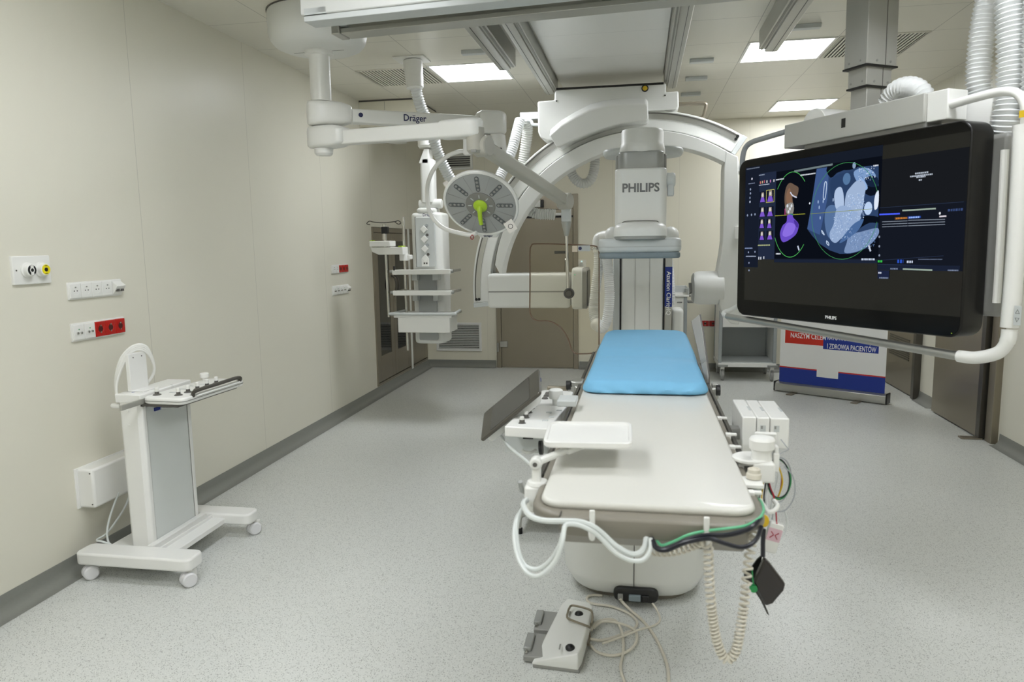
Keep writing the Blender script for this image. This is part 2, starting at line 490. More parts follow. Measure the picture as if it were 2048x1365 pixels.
for (x, y), lb in (((-1.20, 5.31), 'left of the guide rails'), ((.445, 5.96), 'nearest of three right of the guide rails'), ((.45, 6.58), 'middle of three right of the guide rails'), ((.447, 7.25), 'farthest of three right of the guide rails'), ((1.045, 5.20), 'beside the right outer rail')):
    tag(obj('ceiling_batten', MB().box((x-.09, y-.027, ZC-.028), (x+.09, y+.027, ZC)), EQUIPG, bev=.003), 'short pale batten on the ceiling, '+lb, 'ceiling fitting', 'short battens on the ceiling')
cbx = thing('ceiling_box', (-2.4, 7.18, 2.69), 'cream boxed-in ceiling casing in the left corner above the pendant', 'ceiling box')
obj('casing', MB().box((-2.69, 6.82, 2.69), (-2.12, 7.55, 2.925)), mat('casing_cream', 'd9d5c4', .45), cbx, .003)
obj('painted_gap_shade', MB().box((-2.69, 6.825, 2.925), (-2.125, 7.545, 2.94)), GREYD, cbx)  # dark strip painted as the shade line below the ceiling
obj('joint', MB().box((-2.43, 6.8185, 2.70), (-2.427, 6.8205, 2.92)), GREYM, cbx)

# vents and sockets of the back wall
def wvent(x0, x1, z0, z1, n, label, name='wall_vent'):
    t = thing(name, ((x0+x1)/2, YB, z0), label, 'vent')
    f = MB(); b = .03; y0, y1 = YB-.018, YB+.005
    f.box((x0, y0, z0), (x1, y1, z0+b)).box((x0, y0, z1-b), (x1, y1, z1)).box((x0, y0, z0+b), (x0+b, y1, z1-b)).box((x1-b, y0, z0+b), (x1, y1, z1-b))
    obj('frame', f, WHITE, t, .003)
    obj('backing', MB().box((x0+b, YB-.002, z0+b), (x1-b, YB+.002, z1-b)), HOLE, t)
    f = MB(); h = (z1-z0-2*b)/n
    for k in range(n):
        z = z0+b+h*k
        f.add([(x0+b, YB-.015, z+.1*h), (x1-b, YB-.015, z+.1*h), (x1-b, YB-.015, z+.34*h), (x0+b, YB-.015, z+.34*h), (x0+b, YB-.004, z+.75*h), (x1-b, YB-.004, z+.75*h)], [(0, 1, 2, 3), (3, 2, 5, 4), (0, 4, 5, 1)])
    obj('slats', f, SLAT, t, flat=True)
wvent(-2.575, -1.985, .205, .57, 14, 'white louvred air grille low on the back wall')
wvent(-2.44, -2.05, 2.47, 2.66, 5, 'white louvred air grille high on the back wall')

# ---------------------------------------------------------------- guide rails under the ceiling
def rail(x0, x1, y0, y1, z0, label, mirror=False):
    t = thing('ceiling_rail', ((x0+x1)/2, y1, z0), label, 'rail', 'guide rails running along the ceiling')
    w = x1-x0; a, b = (x0, x1) if not mirror else (x1, x0); s = 1 if not mirror else -1
    # stepped aluminium profile: wide flange above, web, lower lip
    pr = [(a, ZC), (a, z0+.02), (a+s*.3*w, z0+.02), (a+s*.3*w, z0+.005), (a+s*.42*w, z0), (b-s*.05*w, z0), (b, z0+.012), (b, ZC)]
    M = frame((0, y0, 0), (1, 0, 0), (0, 0, 1))
    obj('profile', MB().prism(pr, 0, -(y1-y0), M), ALUP, t, .002)
    obj('track_groove', MB().box((a+s*.10*w, y0, z0+.017), (a+s*.2*w, y1+.001, z0+.022)), ALUD, t)
    obj('end_stop', MB().box((a+s*.1*w, y1, z0+.03), (a+s*.34*w, y1+.035, z0+.075)).box((a+s*.34*w, y1, z0+.02), (b-s*.1*w, y1+.012, z0+.10)), STEELD, t, .003)
    e = obj('edge_line', MB().box((b-s*.32*w, y0, z0-.0015), (b-s*.29*w, y1, z0+.001)), BLACK, t)
    return t
rail(-1.03, -.905, 1.2, 5.36, 2.80, 'short left outer ceiling rail ending beside the left light panel', True)
rail(-.82, -.715, 1.2, 6.4, 2.82, 'left inner ceiling rail running to the white arc carriage', True)
rail(.172, .277, 1.2, 6.4, 2.82, 'right inner ceiling rail running to the white arc carriage')
rail(.765, .89, 1.2, 5.28, 2.80, 'short right outer ceiling rail crossing in front of a light panel')
tag(obj('ceiling_cover', MB().box((-.70, 1.2, ZC-.018), (.165, 6.85, ZC)), seam_mat('white_cover_panel', 'e6e6e2', .3, [(1, 5.02, .62)], dark=.72, width=.002, coat=.2), bev=.003), 'smooth white cover sheet on the ceiling between the two inner rails', 'ceiling panel')

# bridge that carries the big screen
ang = math.atan2(-.115, 1.264)
BM = Matrix.Translation(V((-1.661, 3.496, 2.68))) @ Matrix.Rotation(ang, 4, 'Z')
b = thing('ceiling_bridge', None, 'white and grey transverse beam hanging under the ceiling rails', 'beam', M=BM)
obj('cover', MB(BM).box((0, 0, 0), (3.4, .10, .118)), mat('beam_cover_white', 'd0d1ce', .35), b, .006)
obj('cover_flange', MB(BM).box((.012, .01, -.028), (3.4, .12, 0)), EQUIPG, b, .003)
obj('rail_profile', MB(BM).box((.10, .24, -.01), (3.4, .30, .06)).box((.10, .215, -.035), (3.4, .33, -.01)), ALUP, b, .003)
obj('rail_web', MB(BM).prism([(.02, .0), (.14, .0), (.14, .33), (.10, .33)], .0, .03), EQUIPG, b)
k = obj('end_stop', MB(BM).box((.055, .2, -.04), (.10, .32, .075)), ALU, b, .004)
obj('buffer', MB(BM).cyl((.10, .27, .045), (.135, .27, .045), .017), RUBBER, k)

# ---------------------------------------------------------------- lateral x-ray arc hung from the inner rails
L = thing('lateral_x_ray_arm', (0, 6.25, ZC), 'big white curved x-ray arc with silver track hung across the room', 'x-ray machine')
c0 = (.008, 1.157)
arcm = MB().arc(c0, 1.300, c0, 1.452, 57.5, 184.5, 6.15, 6.34, 72)
ga = obj('guide_arc', arcm, EQUIP, L, .006)
obj('silver_track', MB().arc(c0, 1.385, c0, 1.437, 58.5, 183.5, 6.143, 6.152, 72), ALU, ga)
obj('track_slot', MB().arc(c0, 1.425, c0, 1.433, 58.5, 183.5, 6.139, 6.146, 72), GREYD, ga)
obj('painted_gap_shade', MB().arc(c0, 1.285, c0, 1.301, 70, 184, 6.17, 6.30, 72), BAND, ga)  # grey strip stands in for the shade between the two arcs
for a in (57.5, 184.5):
    s = 1 if a < 90 else -1
    e = obj('end_cap', MB().arc(c0, 1.295, c0, 1.456, a-(1.6 if s > 0 else 0), a+(0 if s > 0 else 1.6), 6.145, 6.345, 3), EQUIPG, ga, .004)
    for r in (1.40, 1.425):
        q = R(a+s*1.2); p = (c0[0]+r*math.cos(q), 6.150, c0[1]+r*math.sin(q))
        obj('bolt', MB().cyl((p[0], 6.138, p[2]), (p[0], 6.152, p[2]), .012), BLACK, ga)
ca = obj('carrier_arc', MB().arc((.04, 1.101), 1.221, (0, 1.204), 1.236, 53, 172, 6.05, 6.25, 64), EQUIP, L, .005)
obj('cable_cover', MB().arc((.02, 1.16), 1.262, (.02, 1.16), 1.275, 92, 118, 6.06, 6.16, 16), BAND, ca)
M0 = frame((0, 6.05, 0), (1, 0, 0), (0, 0, 1))
pts = [(0.651,6.05,2.253), (0.744,6.05,2.204), (0.769,6.05,1.792), (0.78,6.05,1.076), (0.785,6.05,0.873), (0.723,6.05,0.881), (0.662,6.05,0.946), (0.625,6.05,1.036), (0.611,6.05,1.299), (0.632,6.05,1.439), (0.644,6.05,1.558), (0.639,6.05,2.115)]
va = obj('upright_arm', MB().prism([(p[0], p[2]) for p in pts], .005, -.24, M0), EQUIP, L, .008, 3)
obj('joint_line', MB().box((0.649,6.046,1.49), (0.77,6.05,1.481)), BAND, va)
obj('wall_switch', MB().box((0.731,6.02,1.663), (0.775,6.05,1.564)), WHITE, va, .004)
tb = obj('x_ray_tube', MB().lathe([(0, 0), (.118, 0), (.132, .02), (.138, .05), (.138, .24), (0, .24)], frame((0.424,6.15,1.168), (0, 1, 0), (0, 0, 1)), 32), EQUIP, L, .006)
obj('collimator_ring', MB().lathe([(0, -.012), (.10, -.012), (.122, 0), (.122, .02), (0, .02)], frame((0.424,6.15,1.168), (0, 1, 0), (0, 0, 1)), 32), BAND, tb)
obj('collimator_stub', MB().cyl((0.392,6.15,1.164), (0.432,6.15,1.168), .045), GREYM, tb)
# the horizontal detector support on the left
lo, hi = (-1.286,6,1.011), (-0.581,6,1.302)
h = obj('detector_arm', MB().pillow(rrect(hi[0]-lo[0], hi[2]-lo[2], .03, 5, (lo[0]+hi[0])/2, (lo[2]+hi[2])/2), 0, -.30, -.025, frame((0, 6.0, 0), (1, 0, 0), (0, 0, 1))), EQUIP, L, .004)
obj('seam_line', MB().box((-1.274,5.997,1.156), (-0.59,6,1.145)), GREYM, h)
lo, hi = (-0.563,5.93,1.005), (-0.467,5.93,1.349)
d = obj('flat_detector', MB().pillow(rrect(.36, hi[2]-lo[2], .04, 5, 6.11, (lo[2]+hi[2])/2), lo[0], hi[0], .02, frame((0, 0, 0), (0, 1, 0), (0, 0, 1))), EQUIP, L, .003)
obj('detector_rim', MB().prism(rrect(.35, hi[2]-lo[2]-.01, .04, 5, 6.11, (lo[2]+hi[2])/2), hi[0]-.03, hi[0]+.03, frame((0, 0, 0), (0, 1, 0), (0, 0, 1))), GREYM, d, .006)
obj('detector_face', MB().prism(rrect(.31, hi[2]-lo[2]-.05, .03, 5, 6.11, (lo[2]+hi[2])/2), hi[0]+.029, hi[0]+.036, frame((0, 0, 0), (0, 1, 0), (0, 0, 1))), BLACK, d)
obj('status_lamp', MB().cyl((-0.541,5.928,1.293), (-0.528,5.928,1.292), .004), mat('green_lamp', '8fd8b0', .3), d)
obj('neck', MB().cyl((-0.609,6.11,1.137), (-0.549,6.11,1.137), .07), EQUIP, L)
# ceiling carriage and its shroud
pts = [(-0.856,6.13,2.718), (-0.715,6.13,2.723), (-0.714,6.13,2.786), (-0.697,6.13,2.805), (0.16,6.13,2.824), (0.184,6.13,2.811), (0.184,6.13,2.741), (0.282,6.13,2.744), (0.288,6.13,2.62), (0.265,6.13,2.598), (0.048,6.13,2.6), (-0.301,6.13,2.525), (-0.713,6.13,2.398), (-0.788,6.13,2.401), (-0.834,6.13,2.423), (-0.854,6.13,2.472)]
cv = obj('carriage_cover', MB().prism([(p[0], p[2]) for p in pts], 0, -.42, frame((0, 6.13, 0), (1, 0, 0), (0, 0, 1))), EQUIP, L, .012, 3)
obj('painted_top_shade', MB().box((-.70, 6.125, 2.8), (.165, 6.2, 2.816)), BLACK, cv)  # black strip paints the shadow line along the carriage top
obj('lens_eye', MB().cyl((0.018,6.115,2.774), (0.019,6.14,2.779), .02), YELC, cv)
obj('eye_ring', MB().lathe([(.019, 0), (.028, 0), (.028, .012), (.019, .012)], frame((0.018,6.128,2.776), (1, 0, 0), (0, 0, 1))), BLACK, cv)
for q in ((-0.698,6.126,2.713), (0.177,6.126,2.714)):
    obj('screw', MB().cyl((q[0], 6.124, q[2]), (q[0], 6.135, q[2]), .006), BLACK, cv)
top = [(-0.742,6,2.469), (-0.648,6,2.543), (-0.534,6,2.604), (-0.414,6,2.657), (-0.295,6,2.682), (-0.177,6,2.69), (0.023,6,2.684)]
bot = [(0.048,6,2.516), (0.032,6,2.498), (-0.077,6,2.493), (-0.176,6,2.484), (-0.294,6,2.458), (-0.414,6,2.42), (-0.535,6,2.374), (-0.657,6,2.319), (-0.682,6,2.324)]
poly = [(p[0], p[2]) for p in top]+[(0.042,6,2.662)[::2]]+[(p[0], p[2]) for p in bot]
poly = poly[::-1]
sh = MB(frame((0, 6.02, 0), (1, 0, 0), (0, 0, 1)))
m = len(poly)
ins = []
for i, p in enumerate(poly):
    ins.append((p[0], p[1]-.055) if i >= 9 else p)                # the top of the shroud slopes forward
sh.loft([[(x, y, -.16) for x, y in poly], [(x, y, -.02) for x, y in poly], [(x, y, .05) for x, y in ins]])
obj('arc_shroud', sh, EQUIP, L, .01, 3)
obj('grab_bar', MB().tube(smooth_path([(0.283,6.2,2.652), (0.456,6.2,2.652), (0.499,6.2,2.646), (0.504,6.2,2.622), (0.486,6.2,2.553), (0.466,6.2,2.538)], 5), .016), STEEL, L)
obj('hose_bracket', MB().box((-1.029,6.28,2.605), (-0.876,6.36,2.661)).tube(smooth_path([(-0.968,6.27,2.592), (-0.933,6.27,2.587), (-0.916,6.27,2.557), (-0.865,6.27,2.551)], 4), .014), EQUIPG, L, .003)
hb = obj('corrugated_hose', MB().hose([(-0.981,6.3,2.61), (-0.977,6.35,2.518), (-1.013,6.4,2.322), (-1.036,6.42,2.175), (-0.978,6.45,1.85), (-0.755,6.45,1.801), (-0.625,6.45,2.1), (-0.62,6.45,2.229)][:6], .050, .020, .18), HOSEG, L, ang=75)
obj('corrugated_hose', MB().hose([(-0.677,6.5,2.365), (-0.629,6.5,2.234), (-0.599,6.5,2.138), (-0.537,6.5,2.076), (-0.467,6.5,2.078), (-0.423,6.5,2.142), (-0.405,6.5,2.248), (-0.405,6.5,2.397)], .045, .020, .18), HOSEG, L, ang=75)

# hose from the ceiling flange that dips behind the lamp and rises to the arc's hose bracket
hz = thing('ceiling_hose', (-1.712,5.382,2.93), 'white corrugated hose looping from a ceiling flange behind the round lamp', 'hose')
fx, fy, fz = (-1.717,5.422,2.94)
obj('flange_plate', MB().box((fx-.11, fy-.09, ZC-.012), (fx+.13, fy+.11, ZC)), WHITE, hz, .003)
obj('connector', MB().cyl((fx+.02, fy, ZC-.02), (fx+.035, fy-.01, 2.72), .072, .064), WHITE, hz, .004)
obj('corrugated_hose', MB().hose([(-1.699,5.45,2.826), (-1.69,5.46,2.719), (-1.667,5.5,2.596), (-1.623,5.55,2.472), (-1.586,5.6,2.308), (-1.547,5.65,2.178), (-1.494,5.7,2.057), (-1.407,5.75,1.94), (-1.307,5.85,1.904), (-1.213,5.95,1.988), (-1.15,6.05,2.145), (-1.083,6.12,2.313), (-1.049,6.18,2.463), (-1.023,6.24,2.594)], .046, .020, .2), HOSEW, hz, ang=75)

# ---------------------------------------------------------------- frontal x-ray arm (seen end-on above the table)
Fm = thing('frontal_x_ray_arm', (0, 6.2, 0), 'white floor-standing x-ray arm with square detector head over the blue pad', 'x-ray machine')
x0, x1 = -.195, .222
obj('stand', MB().pillow(rrect(x1-x0+.02, .62, .06, 5, (x0+x1)/2, 6.32), 0, 1.46, .05, both=False), EQUIP, Fm)
YC = 4.83
prof = []
def yarc(mb, xa, xb, r0, r1, a0, a1, n=40):
    rg = []
    for k in range(n+1):
        a = R(a0+(a1-a0)*k/n); c, s = math.cos(a), math.sin(a)
        rg.append([(xa, YC+r0*c, 1.16+r0*s), (xb, YC+r0*c, 1.16+r0*s), (xb, YC+r1*c, 1.16+r1*s), (xa, YC+r1*c, 1.16+r1*s)])
    return mb.loft(rg)
ar = obj('c_arc', yarc(MB(), -.115, .135, .93, 1.07, -82, 88), EQUIP, Fm, .006)
pn = obj('sleeve', MB().box((-.150, 5.70, .30), (.168, 5.98, 1.46)), EQUIP, Fm, .01)
for xx in (-.045, .066): obj('groove', MB().box((xx-.0015, 5.697, .30), (xx+.0015, 5.702, 1.46)), GREYM, pn)
for a, b in ((-.163, -.151), (.169, .181)): obj('gap_strip', MB().box((a, 5.715, .30), (b, 5.95, 1.46)), BLACK, pn)
obj('side_rail', MB().box((-.215, 5.69, .30), (-.164, 6.0, 1.455)), EQUIPG, Fm, .008)
sr = obj('side_rail', MB().box((.182, 5.69, .30), (.236, 6.0, 1.455)), ALU, Fm, .006)
lo, hi = (0.158,5.69,1.051), (0.214,5.69,1.359)
lb = obj('label_strip', MB().box((.1815, 5.682, lo[2]), (.2365, 5.72, hi[2])), NAVY, sr, label='navy blue label strip')
text('lettering', 'Azurion ClarityIQ', .046, frame((.209, 5.681, hi[2]-.035), (0, 0, -1), (1, 0, 0)), INKW, lb, .012)
# head
hd = obj('detector_housing', MB().pillow(rrect(.322, .34, .05, 6, -.007, YC+.01), 1.60, 2.01, .015), EQUIP, Fm)
text('logo_lettering', 'PHILIPS', .074, FRONT((-.007, YC-.162, 1.885)), INKG, hd, .028, align='CENTER', sx=.98)
obj('grey_neck', MB().pillow(rrect(.285, .31, .06, 6, -.007, YC+.01), 2.0, 2.115, .01), BAND, Fm)
nk = obj('neck_ear', MB().box((-.166, YC-.08, 2.0), (-.135, YC+.10, 2.10)), GREYM, Fm, .012)
obj('neck_ear', MB().box((.122, YC-.08, 2.0), (.152, YC+.10, 2.10)), GREYM, Fm, .012)
obj('lift_drum', MB().lathe([(0, 2.10), (.142, 2.10), (.145, 2.125), (.137, 2.17), (.134, 2.175), (.134, 2.245), (.128, 2.258), (0, 2.26)], Matrix.Translation((0, YC, 0)), 40), EQUIP, Fm)
obj('drum_wing', MB().pillow(rrect(.54, .36, .12, 6, .005, YC+.38), 2.135, 2.185, .02), EQUIPG, Fm)
obj('base_cap', MB().pillow(rrect(.33, .46, .09, 6, -.008, YC-.04), 1.587, 1.672, .05, both=False), EQUIP, Fm)
obj('cap_line', MB().tube(smooth_path([(-.125, YC-.163, 1.668), (-.09, YC-.168, 1.682), (.075, YC-.168, 1.682), (.11, YC-.163, 1.668)], 5), .0022, 6), GREYD, hd)
obj('base_ring', MB().prism(rrect(.322, .45, .09, 6, -.008, YC-.04), 1.567, 1.59, Matrix.Identity(4)), BAND, Fm, .004)
dt = obj('flat_detector', MB().pillow(rrect(.515, .50, .05, 6, -.012, YC+.03), 1.485, 1.575, .022), EQUIPG, Fm)
obj('lower_band', MB().pillow(rrect(.505, .49, .05, 6, -.012, YC+.03), 1.448, 1.487, .012), EQUIPD, dt)
obj('seam_line', MB().prism(rrect(.519, .504, .05, 6, -.012, YC+.03), 1.521, 1.5225), GREYM, dt)
kn = (0.178,4.75,1.936)
kb = obj('side_handle', MB().cyl((kn[0]-.035, 4.75, kn[2]), (kn[0]+.03, 4.75, kn[2]), .045, rim=.01).box((kn[0]-.02, 4.72, kn[2]-.10), (kn[0]+.022, 4.79, kn[2]-.01)), EQUIPG, Fm, .008)
obj('x_ray_tube', MB().lathe([(0, .10), (.14, .10), (.16, .14), (.16, .40), (.12, .46), (0, .46)], Matrix.Translation((0, YC, 0)), 28), EQUIP, Fm)
for q in ((-0.203,5.35,1.605), (0.205,5.35,1.598)): obj('shoulder', MB().sphere(q, .06), EQUIP, Fm)
hs = obj('cable_hose', MB().hose([(-0.255,5.55,1.421), (-0.238,5.5,1.272), (-0.233,5.48,1.122), (-0.251,5.48,0.97), (-0.29,5.5,0.903), (-0.334,5.55,0.932), (-0.361,5.6,1.035), (-0.345,5.6,1.19), (-0.322,5.6,1.382), (-0.323,5.6,1.534)], .040, .015, .16), HOSEW, Fm, ang=75)
obj('elbow', MB().tube(smooth_path([(-0.322,5.6,1.477), (-0.326,5.6,1.565), (-0.3,5.6,1.594), (-0.226,5.55,1.604)], 5), .042, 14), WHITE, hs)
obj('end_cap', MB().sphere((-0.33,5.54,0.925), .05), WHITE, hs)
obj('junction_box', MB().pillow(rrect(.09, .20, .03, 5, .285, 5.85), .55, 1.03, .03), EQUIP, Fm)
obj('cable_hose', MB().hose([(0.228,5.75,1.061), (0.235,5.75,1.139), (0.231,5.78,1.254), (0.216,5.85,1.408)], .03, .012), HOSEW, Fm)

# ---------------------------------------------------------------- ceiling drum with two jointed arms
DX, DY = -1.93, 4.29
dr = thing('ceiling_arm_mount', (DX, DY, ZC), 'round white ceiling drum with a column carrying two jointed arms', 'arm mount')
dm = obj('drum', MB().lathe([(0, 2.722), (.16, 2.722), (.215, 2.728), (.255, 2.745), (.278, 2.772), (.289, 2.81), (.291, 2.85), (.291, 2.925), (.286, 2.94), (0, 2.94)], Matrix.Translation((DX, DY+.0, 0)), 48), EQUIP, dr)
obj('dark_rim', MB().lathe([(.28, 2.934), (.295, 2.934), (.295, 2.94), (.28, 2.94)], Matrix.Translation((DX, DY, 0)), 48), GREYD, dm)  # thin dark ring where the drum meets the ceiling
obj('seam_line', MB().box((DX-.16, DY-.002, 2.7205), (DX+.16, DY+.002, 2.7225)), GREYM, dm)
obj('column', MB().lathe([(0, 2.43), (.062, 2.43), (.062, 2.695), (.085, 2.70), (.085, 2.726), (0, 2.726)], Matrix.Translation((DX, DY, 0)), 28), WHITE, dr)
def hub(z0, z1, aim, name):
    """rounded knuckle that tapers from the column towards the arm"""
    d = V((aim[0]-DX, aim[1]-DY, 0)).normalized(); M = frame((DX, DY, (z0+z1)/2), d, (-d.y, d.x, 0)); h = (z1-z0)/2
    rg = []
    for x, w, k in ((-.088, .030, .80), (-.082, .050, .95), (-.06, .070, 1), (-.02, .086, 1), (.05, .088, 1), (.10, .084, .97), (.14, .076, .86), (.165, .064, .74), (.175, .05, .66)):
        rg.append([(x, w*math.copysign(abs(math.cos(t))**.45, math.cos(t)), h*k*math.copysign(abs(math.sin(t))**.45, math.sin(t))) for t in [2*PI*i/28+.01 for i in range(28)]])
    return obj(name, MB(M).loft(rg), WHITE, dr, ang=50)
def bar(p, q, w0, h0, w1, h1, name, m, par, bev=.01):
    p, q = V(p), V(q); d = (q-p).normalized(); s = d.cross(V((0, 0, 1))).normalized(); u = s.cross(d)
    rg = []
    for c, w, h in ((p, w0, h0), (q, w1, h1)): rg.append([tuple(c+s*a*w/2+u*b*h/2) for a, b in ((-1, -1), (1, -1), (1, 1), (-1, 1))])
    return obj(name, MB().loft(rg), m, par, bev, 3)
UA, LA = (-.965, 4.90, 2.345), (-.94, 4.08, 2.19)
hub(2.286, 2.43, UA, 'upper_knuckle'); hub(2.15, 2.283, LA, 'lower_knuckle')
obj('end_button', MB().lathe([(0, 2.105), (.045, 2.108), (.055, 2.12), (.058, 2.15), (0, 2.15)], Matrix.Translation((DX, DY, 0)), 24), WHITE, dr)
def pt(a, t, z): return (DX+(a[0]-DX)*t, DY+(a[1]-DY)*t, z)
u = bar(pt(UA, .15, 2.35), pt(UA, .90, 2.352), .085, .085, .08, .08, 'upper_arm', WHITE, dr)
l = bar(pt(LA, .15, 2.205), pt(LA, .84, 2.198), .085, .085, .085, .085, 'lower_arm', WHITE, dr)
d = V((UA[0]-DX, UA[1]-DY, 0)).normalized(); nrm = V((d.y, -d.x, 0))
q = V(pt(UA, .50, 2.352))+nrm*.0425
text('logo_lettering', 'Dräger', .058, frame(q, d, (0, 0, 1)), INK, u, .014, align='CENTER', sx=.9)
q = V(pt(UA, .20, 2.356))+nrm*.043
obj('round_mark', MB().cyl(q-nrm*.002, q+nrm*.0012, .014), INK, u)
# upper joint that carries the lamp
dU = V((UA[0]-DX, UA[1]-DY, 0)).normalized(); M = frame((UA[0], UA[1], 0), dU, (-dU.y, dU.x, 0))
pl = [(-.13, -.05), (-.09, -.062), (0, -.068)]+[(.068*math.cos(a), .068*math.sin(a)) for a in [-PI/2+PI*k/10 for k in range(1, 10)]]+[(0, .068), (-.09, .062), (-.13, .05)]
obj('lamp_knuckle', MB().pillow(pl, 2.28, 2.43, .025, M), WHITE, dr)
sp = obj('lamp_swivel', MB().lathe([(0, 2.13), (.045, 2.13), (.062, 2.15), (.066, 2.20), (.06, 2.275), (.045, 2.29), (0, 2.29)], Matrix.Translation((UA[0], UA[1], 0)), 24), WHITE, dr)
obj('dark_window', MB().box((UA[0]-.005, UA[1]-.070, 2.145), (UA[0]+.045, UA[1]-.045, 2.185)), INKB, sp)
BR = (-1.134,4.72,2.191)
obj('lamp_spring_arm', MB().tube([V((UA[0], UA[1], 2.24)), V((UA[0]-.06, UA[1]-.05, 2.245)), V((BR[0]+.03, BR[1], 2.19))], .036, 12), WHITE, dr)
# lower joint with the spring arm of the shield
M = frame((LA[0], LA[1], 0), V((LA[0]-DX, LA[1]-DY, 0)), V((-(LA[1]-DY), LA[0]-DX, 0)))
pl = [(-.20, -.035), (-.19, -.05), (-.14, -.055), (0, -.062)]+[(.062*math.cos(a), .062*math.sin(a)) for a in [-PI/2+PI*k/10 for k in range(1, 10)]]+[(0, .062), (-.14, .055), (-.19, .05), (-.20, .035)]
kn = obj('shield_knuckle', MB().pillow(pl, 2.148, 2.252, .022, M), WHITE, dr)
pass
SB = V((-0.886,4.1,2.1)); SE = V((-0.521,5.05,1.837))
yk = obj('shield_swivel', MB().lathe([(0, -.05), (.035, -.05), (.05, -.035), (.052, .09), (0, .09)], Matrix.Translation((LA[0]+.015, LA[1], SB.z+.01)), 20), mat('warm_grey_swivel', 'b2b0a6', .42), dr)
obj('grey_tab', MB().box((LA[0]+.0, LA[1]-.052, SB.z-.038), (LA[0]+.028, LA[1]-.03, SB.z-.022)), GREYM, yk)
bar(SB, SE, .075, .075, .07, .075, 'shield_spring_arm', mat('warm_grey_arm', 'b9b7ac', .4), dr, .014)
dd = (SE-SB).normalized(); side = dd.cross(V((0, 0, 1))).normalized()
for c, r in ((SB, .058), (SE, .056)):
    obj('joint_disc', MB().cyl(c-side*.044, c+side*.044, r, rim=.006), mat('warm_grey_joint', 'b4b2a8', .42), dr)

# ---------------------------------------------------------------- acrylic radiation shield on its rod
Y0 = 5.14
sh = thing('radiation_shield', (-0.524,5.14,1.748), 'clear acrylic shield with a cut-out lower corner hanging from a jointed arm', 'shield')
p = (-0.519,5.1,1.781)
hx = p[0]
obj('swivel_block', MB().box((hx-.032, Y0-.06, 1.70), (hx+.032, Y0+.02, 1.80)).box((hx-.022, Y0-.05, 1.79), (hx+.022, Y0+.01, 1.86)), EQUIPG, sh, .005)
obj('cone', MB().cyl((hx, Y0-.02, 1.70), (hx, Y0-.02, 1.60), .036, .014), ALUP, sh)
rd = obj('rod', MB().cyl((hx, Y0-.02, 1.61), (-0.509,5.11,1.205), .011), CHROME, sh)
kp = (-0.501,5.1,1.198)
kn = obj('round_knob', MB().cyl((kp[0], kp[1]+.03, kp[2]), (kp[0], kp[1]-.035, kp[2]), .033, .028, rim=.008), STEELD, sh)
obj('knob_ring', MB().lathe([(.030, 0), (.038, 0), (.038, .012), (.030, .012)], frame((kp[0], kp[1]+.005, kp[2]), (1, 0, 0), (0, 0, 1))), GREYD, kn)
out = [(-0.783,5.14,1.49), (-0.785,5.14,1.293), (-0.789,5.14,1.113), (-0.788,5.14,1.059), (-0.767,5.14,1.015), (-0.723,5.14,0.997), (-0.665,5.14,0.998), (-0.6,5.14,0.976), (-0.55,5.14,0.933), (-0.51,5.14,0.861), (-0.489,5.14,0.795), (-0.46,5.14,0.763), (-0.392,5.14,0.76), (-0.328,5.14,0.768), (-0.299,5.14,0.79), (-0.292,5.14,0.826), (-0.292,5.14,1.149), (-0.292,5.14,1.473), (-0.303,5.14,1.508), (-0.331,5.14,1.529), (-0.532,5.14,1.542), (-0.739,5.14,1.549), (-0.772,5.14,1.535)]
ol = smooth_path([(q[0], q[2], 0) for q in out], 4, True)
pane = obj('acrylic_pane', MB(frame((0, Y0, 0), (1, 0, 0), (0, 0, 1))).prism([(q[0], q[1]) for q in ol], -.006, .006), GLASS, sh)
obj('polished_edge', MB().tube([(q[0], Y0, q[1]) for q in ol], .0052, 6, True), mat('polished_edge', '7a6250', .2, spec=.8), sh)
a, b = (-0.439,5.125,1.492), (-0.354,5.125,1.533)
tg = obj('maker_label', MB().box((a[0], Y0-.012, a[2]), (b[0], Y0-.007, b[2])), EQUIPG, sh)
text('lettering', 'OPEN', .012, FRONT((a[0]+.008, Y0-.0125, (a[2]+b[2])/2)), INK, tg) if False else obj('round_mark', MB().cyl((a[0]+.015, Y0-.014, (a[2]+b[2])/2), (a[0]+.015, Y0-.011, (a[2]+b[2])/2), .012), INK, tg)
text('lettering', 'ONRAM', .028, FRONT((-0.351,5.132,1.508)), GREYM, sh, .004)
a, b = (-0.481,5.125,1.489), (-0.442,5.125,1.531)
obj('mount_plate', MB().box((a[0], Y0-.011, a[2]), (b[0], Y0-.007, b[2])), mat('cream_label', 'd9cdb8', .5), sh)

# ---------------------------------------------------------------- round surgical lamp
ctr = V((-0.975,4.42,1.799)); nl = V((-.04, -.78, -.62)).normalized()
up = V((0, 0, 1)); ul = up.cross(nl).normalized()*-1
LM = frame(ctr, -nl.cross(V((0, 0, 1))) if False else V((1, 0, 0)), V((0, .4, 1)))
LM = frame(ctr, V((0, 0, 1)).cross(nl), nl.cross(V((0, 0, 1)).cross(nl)))            # local z = direction the lamp faces
lp = thing('surgical_lamp', None, 'round grey surgical lamp with lime green handle on a curved yoke', 'lamp', M=LM)
RL = .236
obj('rim_shell', MB(LM).lathe([(0, -.085), (.08, -.083), (.16, -.07), (.215, -.04), (.236, -.012), (.238, .004), (.232, .012), (.222, .012), (.220, .006), (0, .006)], None, 56), WHITE, lp)
fc = obj('lamp_face', MB(LM).lathe([(0, .005), (.219, .005), (.219, .010), (.205, .012), (0, .016)], None, 56), LAMPG, lp)
hc = obj('hub_disc', MB(LM).lathe([(0, .012), (.094, .012), (.092, .020), (0, .021)], None, 40), LAMPD, lp)
